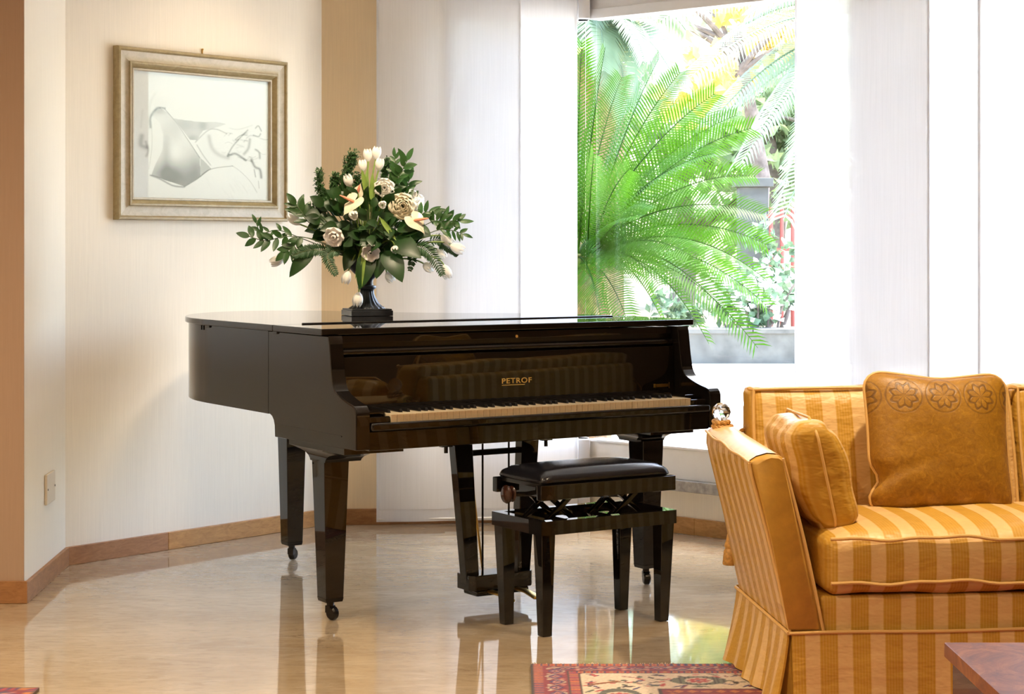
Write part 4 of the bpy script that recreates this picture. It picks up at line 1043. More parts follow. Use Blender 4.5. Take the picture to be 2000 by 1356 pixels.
    me.loops.add(len(fs) * 4); me.loops.foreach_set('vertex_index', fs.astype(np.int32).ravel()); me.polygons.add(len(fs)); me.polygons.foreach_set('loop_start', (np.arange(len(fs)) * 4).astype(np.int32))
    me.update(calc_edges=True)
    at = me.color_attributes.new('Col', 'FLOAT_COLOR', 'POINT'); q = np.ones((len(vs), 4), np.float32); q[:, :3] = C.reshape(-1, 3); at.data.foreach_set('color', q.ravel())
    me.materials.append(M_rugpile); link_mesh('pile', me, root)
    MB().add(box(0.001, w - 0.001, 0.001, h - 0.001, 0.0008, 0.0085)).build('rug_backing', M_rugback, root)
    if fringe_y is not None:
        m = MB(); r2 = random.Random(5)
        for k in range(int(w / 0.007)):
            x = 0.004 + k * 0.007; y = h; l = r2.uniform(0.012, 0.03); dx_ = r2.uniform(-0.010, 0.010); zz = r2.uniform(0.004, 0.012)
            m.add(([(x - 0.0016, y - 0.004, 0.009), (x + 0.0016, y - 0.004, 0.009), (x + dx_ + 0.0016, y + l, 0.002), (x + dx_ - 0.0016, y + l, 0.002), (x + dx_ * 0.5, y + l * 0.5, zz)], [(0, 1, 4), (1, 2, 4), (2, 3, 4), (3, 0, 4)]))
        f_ = m.build('fringe', M_fringe, root, smooth=False); f_['kind'] = 'stuff'
    return root
M_rugpile = mat_vcol('rug_pile', 0.9, 0.2, 0.25, 500); M_rugback = simple('rug_backing', (0.25, 0.16, 0.10), 0.9); M_fringe = simple('rug_fringe', (0.55, 0.42, 0.26), 0.9)
rug('persian_rug', 0.056, 2.70, 3.95, 5.765, 'red and ivory patterned oriental rug under the sofa', fringe_y=1)
rug('corner_rug', -2.60, -1.36, 4.10, 5.455, 'dark red oriental rug whose corner lies on the open marble', step=0.012, seed=4)

# ------------------------------------------------------------------ urn of flowers on the piano lid
UX, UY, UZ = -0.570, 7.45, 1.0064
SC = 7.45 / 3700.0
def fp(u, v, dy=0.0):
    """a place in the bouquet: u across and v down in units of about two millimetres, dy metres further back"""
    D = 7.45 + dy; return Vector(((u - 1000) / 3700 * D, D, 1.285 - (v - 478) * D / 3700))
M_urn = simple('black_iron_urn', (0.018, 0.021, 0.026), 0.35, 0.2, var=0.3, vscale=40)
urn = tag(empty('flower_urn', (UX, UY, UZ), math.radians(19)), 'black fluted pedestal urn standing on the piano lid', 'urn')
MB().add(box(-0.0835, 0.0835, -0.0835, 0.0835, 0.0005, 0.0215)).add(box(-0.080, 0.080, -0.080, 0.080, 0.0215, 0.0275)).build('plinth', M_urn, urn, bevel=0.002)
MB().add(lathe([(0.070, 0.027), (0.068, 0.031), (0.060, 0.036), (0.050, 0.044), (0.040, 0.057), (0.032, 0.072), (0.027, 0.087), (0.0255, 0.104)], 64, flute=lambda j, a: 0.05 * math.cos(a * 16))).build('fluted_stem', M_urn, urn, sharp=180)
MB().add(lathe([(0.027, 0.102), (0.035, 0.105), (0.037, 0.111), (0.035, 0.117), (0.026, 0.120)], 32)).build('ring', M_urn, urn)
MB().add(lathe([(0.0255, 0.119), (0.024, 0.128), (0.025, 0.140), (0.033, 0.150), (0.056, 0.170), (0.078, 0.195), (0.088, 0.222), (0.092, 0.226), (0.086, 0.226), (0.076, 0.200), (0.05, 0.178), (0.004, 0.172)], 40)).build('bowl', M_urn, urn)
MOUTH = Vector((UX, UY, UZ + 0.205))
def mouth(): return MOUTH + Vector((random.uniform(-0.045, 0.045), random.uniform(-0.045, 0.045), random.uniform(-0.01, 0.015)))

M_petal = mat_leaf('white_petal', (0.86, 0.84, 0.79), 0.3, 0.5, 0.05, 30)
M_pinkpetal = mat_leaf('blush_petal', (0.90, 0.85, 0.82), 0.3, 0.5, 0.10, 30)
M_cream = mat_leaf('cream_petal', (0.80, 0.74, 0.58), 0.3, 0.45, 0.06, 30)
M_spathe = mat_leaf('ivory_spathe', (0.74, 0.68, 0.52), 0.2, 0.3, 0.12, 30)
M_spadix = simple('coral_spadix', (0.70, 0.26, 0.16), 0.5, var=0.2, vscale=200)
M_tstem = mat_leaf('tulip_stem', (0.20, 0.30, 0.06), 0.2, 0.4, 0.25, 20)
M_gleaf = mat_leaf('dark_green_leaf', (0.012, 0.038, 0.008), 0.12, 0.42, 0.4, 14, (0.05, 0.16, 0.02))
M_rleaf = mat_leaf('glossy_ruscus_leaf', (0.021, 0.060, 0.013), 0.15, 0.4, 0.35, 20, (0.08, 0.22, 0.04))
M_fern = mat_leaf('fern_leaf', (0.022, 0.070, 0.022), 0.12, 0.5, 0.3, 20)
M_thuja = mat_leaf('bushy_green', (0.030, 0.082, 0.020), 0.1, 0.6, 0.45, 60)
M_twig = simple('green_twig', (0.06, 0.09, 0.03), 0.6)

def leaf_vf(base, tip, width, up=None, bend=0.12, fold=0.25, n=7, peak=0.42):
    base, tip = Vector(base), Vector(tip); d = tip - base; l = d.length; dn = d.normalized()
    up = Vector(up if up else (0, -0.5, 1)); s = dn.cross(up)
    if s.length < 1e-3: s = dn.cross(Vector((1, 0, 0)))
    s.normalize(); nn = s.cross(dn).normalized()
    vs = []; fs = []
    for i in range(n + 1):
        t = i / n; w = width * (math.sin(PI * t ** (math.log(0.5) / math.log(peak))) ** 0.8 if 0 < t < 1 else 0.0) + 0.0006
        c = base + d * t + nn * (bend * l * math.sin(PI * t) * 0.6)
        vs += [c - s * w / 2 + nn * fold * w / 2, c, c + s * w / 2 + nn * fold * w / 2]
    for i in range(n):
        a = 3 * i; fs += [(a, a + 1, a + 4, a + 3), (a + 1, a + 2, a + 5, a + 4)]
    return vs, fs

def axis_matrix(p, d):
    z = Vector(d).normalized(); x = z.orthogonal().normalized(); y = z.cross(x)
    return Matrix(((x.x, y.x, z.x, p[0]), (x.y, y.y, z.y, p[1]), (x.z, y.z, z.z, p[2]), (0, 0, 0, 1)))

def petal_vf(L_, R, phi, half, open_, n=6, m=4, ruffle=0.0, seed=0):
    vs = []; fs = []
    for i in range(n + 1):
        s = i / n; r = R * math.sin(PI * (0.12 + 0.66 * s)) * (1 + open_ * s * s * 2.2) * (1.0 if s > 0 else 0.4)
        hw = half * (math.sin(PI * (0.10 + 0.84 * s)) ** 0.7)
        for j in range(m + 1):
            w = -1 + 2 * j / m; a = phi + hw * w
            rr = r * (1 - 0.10 * w * w) + ruffle * R * math.sin(7 * a + seed + 5 * s) * s
            vs.append((rr * math.cos(a), rr * math.sin(a), L_ * s * (1 - 0.10 * w * w * s)))
    for i in range(n):
        for j in range(m):
            a = i * (m + 1) + j; fs.append((a, a + 1, a + m + 2, a + m + 1))
    return vs, fs

def tulip(u, v, dy, tip, size, label, root=None, bow=None, mat=None, name='tulip', open_=0.0, leaf=False):
    """bloom centred at (u, v); tip = (du, dv, dy) heading of its point"""
    size *= (1.0 if v < 330 else 1.2); c = fp(u, v, dy); d = Vector((tip[0], tip[2], -tip[1])).normalized()
    base = c - d * size * 0.5
    t = tag(empty(name, base), label, 'flower', 'white tulips in the urn')
    for k in range(6):
        MB().add(petal_vf(size * (1.0 if k % 2 else 0.97), size * (0.36 if k % 2 else 0.33), k * PI / 3 + random.random() * 0.1, 0.72, open_ + (0.05 if k % 2 else 0))).build('petal', mat or M_petal, t, xf=axis_matrix((0, 0, 0), d), sharp=180)
    r = Vector(root) if root else mouth()
    mid = Vector(bow) if bow else (r * 0.45 + base * 0.55 + Vector((0, 0, 0.05)) - d * size * 0.8)
    MB().add(tube([p - base for p in bez(r, mid, base + d * 0.004, 12)], 0.0030, 8)).build('stem', M_tstem, t)
    if leaf:
        MB().add(leaf_vf(r * 0.35 + base * 0.65 - base, base + Vector(leaf) - base, 0.020, bend=0.1, fold=0.5)).build('leaf', M_tstem, t)
    return t

cb = fp(716, 400)      # where the tall stems meet in the bouquet
T = [
 (718, 303, 0.00, (-0.1, -1, 0), 0.052, 'tall white tulip at the very top of the bouquet, closed and slim', (-0.005, 0, -0.03)),
 (735, 299, 0.01, (0.1, -1, 0), 0.054, 'tallest white tulip of the bouquet, leaning to its neighbour', None),
 (708, 323, -0.02, (-0.1, -1, 0), 0.048, 'white tulip just below the two tallest, nearer the picture', None),
 (741, 321, -0.02, (0.15, -1, -0.1), 0.052, 'fuller white tulip just below the two tallest, nearer the blind', None),
 (680, 353, -0.04, (-0.3, -1, -0.3), 0.046, 'white tulip above the anthurium with the pink spike', None),
 (575, 428, -0.02, (-0.7, -0.7, 0), 0.054, 'pale tulip among leaves below the frame corner', None),
 (541, 509, -0.05, (-1, 0.35, -0.1), 0.050, 'white tulip hanging alone at the bouquet end nearest the picture', None),
 (677, 542, -0.10, (-0.25, 1, -0.1), 0.046, 'white tulip hanging beside the urn over the fern', None),
 (699, 585, -0.09, (-0.15, 1, 0), 0.050, 'lowest white tulip, drooping onto the urn foot', None),
 (761, 541, -0.09, (0.5, 0.6, -0.5), 0.042, 'small white tulip pointing forward under the big leaves', None),
 (771, 487, -0.13, (0.05, 0.5, -1), 0.036, 'round white tulip bud facing forward in the bouquet middle', None),
 (690, 420, -0.13, (0.3, 0.3, -1), 0.044, 'white tulip tucked under the anthurium with the pink spike', None),
 (747, 400, -0.14, (0.1, 0.0, -1), 0.038, 'small round tulip below the white carnation', None),
 (873, 469, -0.06, (0.8, 0.6, 0), 0.050, 'white tulip behind the outermost one on the blind side', None),
 (893, 485, -0.07, (1, 0.45, 0), 0.052, 'outermost white tulip on the blind side, held out level', None),
 (872, 531, -0.05, (0.35, 1, 0), 0.050, 'white tulip hanging straight down at the fern tip', None),
 (836, 522, -0.07, (0.7, 0.55, -0.5), 0.044, 'white tulip just inside the drooping one by the fern tip', None),
 (862, 495, -0.03, (0.6, 0.7, -0.3), 0.042, 'half hidden tulip under the outer pair on the blind side', None),
]
roots = {0: fp(712, 420, 0.01), 1: fp(724, 420, 0.02), 2: fp(706, 420, 0.0), 3: fp(728, 420, 0.0)}
bows = {6: fp(590, 470, -0.05), 7: fp(702, 470, -0.12), 8: fp(703, 480, -0.12), 9: fp(745, 480, -0.12), 10: fp(765, 445, -0.10), 14: fp(850, 455, -0.09), 13: fp(835, 450, -0.07), 15: fp(850, 480, -0.06), 16: fp(800, 495, -0.08)}
for i, (u, v, dy, tip, size, label, lf) in enumerate(T):
    tulip(u, v, dy, tip, size, label, root=MOUTH + Vector((random.uniform(-.04, .04), random.uniform(-.04, .04), 0)), bow=bows.get(i), leaf=lf)
# long tulip leaves standing at the top and hanging in front
for k, (b_, t_, w_, lab) in enumerate([((722, 395, -0.03), (706, 330, -0.05), 0.024, 'upright pale green tulip leaf under the tallest tulips, outer one'), ((726, 400, -0.04), (728, 335, -0.05), 0.022, 'upright pale green tulip leaf under the tallest tulips, middle one'), ((712, 470, -0.11), (694, 545, -0.13), 0.020, 'narrow tulip leaf hanging in front of the urn, beside the fern'), ((714, 475, -0.12), (707, 560, -0.13), 0.012, 'narrow tulip leaf hanging straight down over the urn ring'), ((742, 425, -0.14), (774, 470, -0.15), 0.018, 'twisted pale tulip leaf in the bouquet middle')]):
    base = fp(*b_); o = tag(empty('tulip_leaf', base), lab, 'leaf', 'tulip leaves')
    MB().add(leaf_vf((0, 0, 0), fp(*t_) - base, w_, up=(0, -1, 0.1), bend=-0.05, fold=0.5)).build('blade', M_tstem, o, sharp=180)
    MB().add(tube(bez(MOUTH - base, (MOUTH - base) * 0.4, Vector((0, 0, 0)), 6), 0.0025, 6)).build('stem', M_tstem, o)

def ruffled(name, u, v, dy, face, R, mat, label, layers=4, per=6):
    c = fp(u, v, dy); t = tag(empty(name, c), label, 'flower'); d = Vector((face[0], face[2], -face[1])).normalized()
    for l in range(layers):
        k = l / (layers - 1)
        for j in range(per):
            MB().add(petal_vf(R * (0.95 - 0.25 * k), R * (0.28 + 0.55 * k), 2 * PI * j / per + l * 0.6 + random.random() * 0.2, 0.75, 0.05 + 0.42 * k, ruffle=0.06 + 0.05 * k, seed=l * 3 + j)).build('petal', mat, t, xf=axis_matrix(-d * R * 0.5, d), sharp=180)
    MB().add(tube(bez(MOUTH - c, (MOUTH - c) * 0.4 + Vector((0, 0, 0.03)), -d * R * 0.5, 8), 0.003, 8)).build('stem', M_tstem, t)
    MB().add(lathe([(0.004, -0.004), (R * 0.25, 0.004), (R * 0.3, R * 0.2)], 12)).build('calyx', M_gleaf, t, xf=axis_matrix(-d * R * 0.5, d))
ruffled('carnation', 751, 367, -0.06, (0.1, -0.3, -1), 0.034, M_petal, 'ruffled white carnation high in the bouquet')
ruffled('ranunculus', 652, 463, -0.13, (-0.2, 0.3, -1), 0.034, M_pinkpetal, 'blush ruffled bloom low in the bouquet over the fern', 3)
ruffled('rose', 786, 403, -0.10, (0.25, -0.2, -1), 0.046, M_cream, 'large cream rose, biggest round bloom of the bouquet', 5, 6)
ruffled('open_tulip', 724, 494, -0.13, (0.1, 0.3, -1), 0.030, M_pinkpetal, 'open blush tulip low in the bouquet middle', 2, 6)
ruffled('white_lily', 812, 392, -0.04, (0.7, -0.4, -0.6), 0.040, M_petal, 'white open flower behind the cream rose', 2, 5)

def anthurium(u, v, dy, axis, face, size, sp, label):
    c = fp(u, v, dy); t = tag(empty('anthurium', c), label, 'flower', 'anthuriums in the urn')
    y = Vector((axis[0], axis[2], -axis[1])).normalized(); n_ = Vector((face[0], face[2], -face[1])); n_ = (n_ - y * n_.dot(y)).normalized(); x = y.cross(n_)
    vs = [Vector((0, 0, 0))]; fs = []; NR, NA = 6, 40
    for r in range(1, NR + 1):
        for k in range(NA):
            a = 2 * PI * k / NA; q = r / NR
            X = 16 * math.sin(a) ** 3 / 17; Y = (13 * math.cos(a) - 5 * math.cos(2 * a) - 2 * math.cos(3 * a) - math.cos(4 * a)) / 17
            px, py = X * 0.72 * q, -Y * q - 0.1 * q
            z = 0.16 * (px * px) - 0.12 * py * py + 0.03 * math.sin(6 * a) * q
            vs.append((x * px + y * py + n_ * z) * size)
    for k in range(NA): fs.append((0, 1 + k, 1 + (k + 1) % NA))
    for r in range(NR - 1):
        for k in range(NA):
            a = 1 + r * NA + k; b = 1 + r * NA + (k + 1) % NA; fs.append((a, a + NA, b + NA, b))
    MB().add((vs, fs)).build('spathe', M_spathe, t, sharp=180)
    d = Vector((sp[0], sp[2], -sp[1])).normalized(); b0 = -y * size * 0.25
    MB().add(tube([b0, b0 + d * size * 0.25, b0 + d * size * 0.7, b0 + d * size * 1.0], [0.0055, 0.006, 0.0045, 0.0015], 10)).build('spadix', M_spadix, t)
    MB().add(tube(bez(MOUTH - c, (MOUTH - c) * 0.3, b0, 8), 0.003, 8)).build('stem', M_tstem, t)
anthurium(686, 400, -0.12, (-0.62, 0.78, -0.15), (-0.45, -0.35, -0.75), 0.062, (-0.9, -0.42, -0.4), 'ivory anthurium with a pink spike pointing towards the picture')
anthurium(814, 436, -0.12, (0.62, 0.75, -0.1), (0.55, -0.1, -0.75), 0.060, (1, -0.12, -0.35), 'ivory anthurium with an orange spike beside the cream rose')
anthurium(700, 372, -0.03, (0.3, -0.9, 0), (0, 0, -1), 0.034, (0.3, -1, -0.4), 'small yellowish anthurium half hidden under the upright leaves')

def sprig(pts, n, ll, lw, label, mat=None, r=0.0016, seed=0, droop=0.0):
    ll *= 1.35; lw *= 1.3; n += 2; rr = random.Random(seed); base = fp(*pts[0]); P = [MOUTH] + [fp(*p) for p in pts]; path = catmull([p - base for p in P], 10)
    o = tag(empty('foliage_sprig', base), label, 'foliage', 'leafy sprigs in the urn')
    MB().add(tube(path, r, 6)).build('stem', M_twig, o)
    m = len(path)
    for k in range(n):
        t = 0.42 + 0.56 * k / max(1, n - 1); i = min(m - 2, int(t * (m - 1))); p = path[i]; d = (path[i + 1] - path[i]).normalized()
        side = d.cross(Vector((0, -1, 0.2))).normalized() * (1 if k % 2 else -1)
        tip = p + (d * rr.uniform(0.4, 0.8) + side * rr.uniform(0.5, 0.9) + Vector((0, rr.uniform(-0.5, 0.3), -droop + rr.uniform(-0.2, 0.2)))).normalized() * ll * rr.uniform(0.75, 1.15)
        if k == n - 1: tip = p + d * ll
        MB().add(leaf_vf(p, tip, lw * rr.uniform(0.8, 1.15), up=(rr.uniform(-0.4, 0.4), -1, 0.4), bend=rr.uniform(-0.1, 0.15))).build('leaf', mat or M_rleaf, o, sharp=180)
sprig([(620, 470, -0.05), (560, 462, -0.07), (520, 470, -0.08), (486, 462, -0.08)], 11, 0.042, 0.018, 'leafy sprig reaching furthest towards the picture frame', seed=1)
sprig([(600, 470, -0.03), (545, 450, -0.04), (512, 455, -0.05), (500, 435, -0.05)], 7, 0.030, 0.012, 'thin sprig curling upward under the frame corner', seed=2)
sprig([(610, 440, -0.06), (590, 415, -0.07), (578, 400, -0.07)], 10, 0.045, 0.019, 'leafy sprig rising just below the frame corner', seed=3)
sprig([(600, 465, -0.09), (575, 480, -0.10), (560, 492, -0.10)], 8, 0.044, 0.019, 'leafy sprig drooping over the picture side of the bouquet', seed=4)
sprig([(760, 390, -0.02), (780, 345, -0.03), (796, 312, -0.03)], 12, 0.042, 0.017, 'leafy sprig rising beside the tall tulips against the blind', seed=5)
sprig([(765, 370, 0.0), (772, 330, 0.0), (771, 306, 0.0)], 7, 0.030, 0.012, 'slim upright sprig behind the white carnation', seed=6)
sprig([(780, 400, 0.02), (792, 375, 0.02), (800, 350, 0.02)], 8, 0.040, 0.017, 'leafy sprig above the cream rose', seed=7)
sprig([(830, 440, -0.06), (865, 432, -0.06), (898, 432, -0.07)], 12, 0.045, 0.017, 'leafy sprig reaching towards the window', seed=8)
sprig([(840, 455, -0.08), (880, 450, -0.08), (905, 458, -0.08)], 9, 0.032, 0.011, 'thin wiry sprig at the bouquet end nearest the window', seed=9)
sprig([(800, 440, -0.05), (830, 415, -0.05), (850, 418, -0.05)], 8, 0.040, 0.017, 'short leafy sprig between the rose and the window', seed=10)
def fern(pts, n, w, label, seed):
    rr = random.Random(seed); base = fp(*pts[0]); path = catmull([p - base for p in [MOUTH] + [fp(*p) for p in pts]], 12)
    o = tag(empty('fern_frond', base), label, 'foliage', 'fern fronds in the urn'); MB().add(tube(path, 0.0014, 6)).build('stem', M_twig, o)
    m = MB(); N_ = len(path)
    for k in range(n):
        t = 0.35 + 0.64 * k / n; i = min(N_ - 2, int(t * (N_ - 1))); p = path[i]; d = (path[i + 1] - path[i]).normalized()
        for sgn in (-1, 1):
            side = d.cross(Vector((0, -1, 0.15))).normalized() * sgn; l = w * (1 - ((t - 0.5) / 0.52) ** 2 * 0.75) * rr.uniform(0.85, 1.1)
            m.add(leaf_vf(p, p + (side * 0.85 + d * 0.5 + Vector((0, rr.uniform(-0.2, 0.2), -0.1))).normalized() * l, 0.007, up=(0, -1, 0.3), n=4))
    m.build('leaflets', M_fern, o, sharp=180)
fern([(665, 490, -0.10), (640, 500, -0.12), (658, 540, -0.13)], 26, 0.034, 'fern frond drooping between the hanging tulips over the lid', 1)
fern([(640, 490, -0.09), (600, 490, -0.11), (570, 500, -0.12)], 26, 0.032, 'fern frond spreading towards the picture wall', 2)
fern([(800, 480, -0.08), (840, 495, -0.10), (866, 540, -0.10)], 30, 0.036, 'fern frond arching down on the window side', 3)
fern([(790, 490, -0.10), (805, 505, -0.12), (800, 530, -0.12)], 16, 0.024, 'short fern frond under the big glossy leaf', 4)
fern([(840, 470, -0.05), (870, 480, -0.05), (895, 500, -0.05)], 24, 0.030, 'fern frond behind the outermost tulips', 5)
def bushy(pts, R, n, label, seed):
    rr = random.Random(seed); base = fp(*pts[0]); path = catmull([p - base for p in [MOUTH] + [fp(*p) for p in pts]], 8)
    o = tag(empty('bushy_green_stem', base), label, 'foliage', 'bushy green stems in the urn'); MB().add(tube(path, 0.0022, 6)).build('stem', M_twig, o)
    m = MB(); N_ = len(path)
    for k in range(n):
        t = rr.uniform(0.5, 1.0); i = min(N_ - 1, int(t * (N_ - 1))); c = path[i] + Vector((rr.gauss(0, 1), rr.gauss(0, 1), rr.gauss(0, 1))).normalized() * R * rr.uniform(0.2, 1.0)
        for _ in range(3):
            m.add(leaf_vf(c, c + Vector((rr.gauss(0, 1), rr.gauss(0, 1), rr.gauss(0.3, 1))).normalized() * 0.014, 0.006, n=2))
    m.build('needles', M_thuja, o, sharp=180)
for k, (pts, R, n, lab) in enumerate([
    ([(650, 420, 0.02), (628, 380, 0.03), (623, 335, 0.03)], 0.017, 130, 'bushy green stem, leftmost upright one of the bouquet'),
    ([(665, 410, 0.03), (655, 375, 0.04), (655, 340, 0.04)], 0.020, 150, 'bushy green stem second from the picture side'),
    ([(680, 390, 0.04), (678, 345, 0.05), (690, 300, 0.05)], 0.026, 230, 'tallest bushy green stem, beside the tall tulips'),
    ([(740, 390, 0.05), (752, 350, 0.06), (754, 312, 0.06)], 0.020, 150, 'bushy green stem behind the tall tulips'),
    ([(650, 440, -0.02), (625, 425, -0.02), (618, 405, -0.02)], 0.024, 150, 'low bushy green stem beside the pale tulip'),
    ([(700, 420, 0.0), (700, 385, 0.0), (698, 345, 0.02)], 0.024, 170, 'bushy green stem behind the anthurium with the pink spike'),
    ([(770, 410, 0.02), (775, 380, 0.03), (770, 350, 0.03)], 0.022, 150, 'bushy green stem behind the white carnation')]):
    bushy(pts, R * 1.15, int(n * 1.8), lab, 20 + k)
for k, (b_, t_, w_, lab) in enumerate([
    ((612, 480, -0.08), (565, 542, -0.11), 0.062, 'large pointed leaf hanging down towards the lid on the picture side'),
    ((765, 470, -0.09), (823, 505, -0.15), 0.090, 'broad glossy leaf fanning out towards the window'),
    ((752, 490, -0.10), (786, 552, -0.15), 0.085, 'broad glossy leaf hanging beside the urn on the window side'),
    ((722, 490, -0.09), (702, 566, -0.12), 0.075, 'long leaf hanging down in front of the urn stem'),
    ((745, 485, -0.07), (735, 545, -0.11), 0.070, 'dark leaf hanging behind the long one at the urn'),
    ((690, 485, -0.07), (672, 530, -0.11), 0.055, 'dark leaf hanging over the urn rim by the fern'),
    ((780, 440, -0.08), (812, 450, -0.12), 0.075, 'broad leaf under the orange-spiked anthurium'),
    ((640, 430, -0.06), (600, 445, -0.09), 0.050, 'broad leaf behind the leafy sprigs on the picture side'),
    ((660, 445, -0.08), (625, 450, -0.12), 0.055, 'rounded dark leaf above the blush bloom')]):
    base = fp(*b_); o = tag(empty('broad_leaf', base), lab, 'leaf', 'broad leaves in the urn')
    MB().add(leaf_vf((0, 0, 0), fp(*t_) - base, w_, up=(0.2, -1, 0.35), bend=0.14, fold=0.3, n=10, peak=0.38)).build('blade', M_gleaf, o, sharp=180)
    MB().add(tube(bez(MOUTH - base, (MOUTH - base) * 0.4 + Vector((0, 0, 0.02)), (0, 0, 0), 6), 0.0022, 6)).build('stalk', M_twig, o)
fr = random.Random(12)      # uncountable dark foliage in the heart of the bouquet
fol = tag(empty('foliage', MOUTH), 'dark green foliage packed in the heart of the bouquet', 'foliage', kind='stuff')
mb1, mb2 = MB(), MB()
for k in range(185):
    if k < 30:
        c = fp(fr.uniform(672, 768), fr.uniform(430, 478), fr.uniform(-0.13, -0.08)); e = Vector((fr.uniform(-0.05, 0.05), fr.uniform(-0.05, 0.0), fr.uniform(-0.05, 0.03))).normalized() * 0.055
    else:
        a = fr.uniform(0, 2 * PI); q = fr.random() ** 0.6; c = fp(718 + 100 * q * math.cos(a), 432 + 62 * q * math.sin(a), fr.uniform(-0.10, 0.04))
        e = Vector((math.cos(a) * 0.06, fr.uniform(-0.05, 0.01), -math.sin(a) * 0.05 + fr.uniform(-0.02, 0.03)))
    c = c - MOUTH
    mb1.add(leaf_vf(c, c + e, fr.uniform(0.03, 0.052), up=(fr.uniform(-0.6, 0.6), -1, 0.5))); mb2.add(tube(bez((0, 0, -0.01), c * 0.6, c, 5), 0.0018, 5))
mb1.build('blades', M_gleaf, fol, sharp=180)['kind'] = 'stuff'; mb2.build('stalks', M_twig, fol)['kind'] = 'stuff'

# ------------------------------------------------------------------ the garden beyond the glass
M_pave = simple('pale_paving', (0.70, 0.67, 0.61), 0.8, var=0.08, vscale=2)
M_garden = simple('planting_soil', (0.22, 0.17, 0.11), 0.9, var=0.3, vscale=8)
M_kerb = simple('weathered_concrete', (0.115, 0.112, 0.10), 0.85, var=0.3, vscale=5)
ZG = 0.10
g = MB().add(box(-14, 26, 8.98, 18.85, ZG - 0.3, ZG)).build('ground_paving', M_pave, smooth=False); g['kind'] = 'structure'
g = MB().add(prism_z([(PF[0] + 0.15, PF[1] + 0.15), (26, PF[1] + 0.15), (26, 8.98), (PE[0] + 0.1, 8.98)], ZG - 0.3, ZG)).build('ground_terrace', M_pave, smooth=False); g['kind'] = 'structure'
g = MB().add(box(-14, 26, 19.2, 60, ZG - 0.1, ZG + 0.28)).build('ground_bed', M_garden, smooth=False); g['kind'] = 'structure'
kb = tag(empty('garden_kerb', (0, 18.85, ZG)), 'low weathered concrete garden wall edging the white paving', 'garden wall')
MB().add(box(-14, 26, 0.0, 0.34, -0.2, 0.30)).build('wall_body', M_kerb, kb)
x = -6.0
while x < 16:
    MB().add(box(x, x + 1.19, -0.03, 0.37, 0.30, 0.345)).build('coping_stone', M_kerb, kb, bevel=0.006); x += 1.2
M_cycad = mat_leaf('cycad_green', (0.020, 0.066, 0.002), 0.42, 0.38, 0.40, 3, (0.044, 0.140, 0.003))
M_cycad.node_tree.nodes['Principled BSDF'].inputs['Specular IOR Level'].default_value = 0.12
M_rachis = simple('cycad_rachis', (0.20, 0.22, 0.05), 0.5)
M_trunk = simple('shaggy_trunk', (0.16, 0.10, 0.05), 0.9, var=0.5, vscale=30, bmp=0.6, bscale=60)
M_phoenix = mat_leaf('date_palm_glare_green', (0.20, 0.27, 0.17), 0.35, 0.5, 0.25, 2, (0.24, 0.34, 0.18))  # sun glare on the far fronds mixed into a paler green

def frond(base, mid, tip, n, ll, mat, parent, lw=0.011, vee=0.35, seed=0, rw=0.007, name='frond', origin=Vector((0, 0, 0)), lean=0.52, droop=0.10, start=0.10, rolls=(0.45, 1.1)):
    rr = random.Random(seed); path = bez(base, mid, tip, 26); m = MB()
    m.add(tube([p - origin for p in path], [rw * (1 - 0.8 * i / 26) for i in range(27)], 5))
    up0 = Vector((0, 0, 1)); roll = rr.choice((-1, 1)) * rr.uniform(*rolls)
    for k in range(n):
        t = start + (1 - start) * k / n; f = t * 26; i = min(25, int(f)); p = path[i].lerp(path[i + 1], f - i); d = (path[i + 1] - path[i]).normalized()
        s = d.cross(up0); s = s.normalized() if s.length > 1e-3 else Vector((1, 0, 0)); nn = s.cross(d); s, nn = s * math.cos(roll) + nn * math.sin(roll), nn * math.cos(roll) - s * math.sin(roll)
        l = ll * min(1.0, 0.35 + 2.2 * t) * (1 - 0.55 * max(0, t - 0.55) / 0.45) * rr.uniform(0.92, 1.06)
        for sg in (-1, 1):
            q = (s * sg + d * lean * (0.7 + 0.8 * t) + nn * vee).normalized(); e = p + q * l + Vector((0, 0, -droop * l)); c = p + q * l * 0.5 + nn * 0.03 * l
            wv = (d - q * d.dot(q)).normalized() * lw / 2
            o = origin
            m.add(([p - wv * 0.6 - o, p + wv * 0.6 - o, c + wv - o, c - wv - o, e - o], [(0, 1, 2, 3), (3, 2, 4)]))
    return m.build(name, mat, parent, sharp=60)

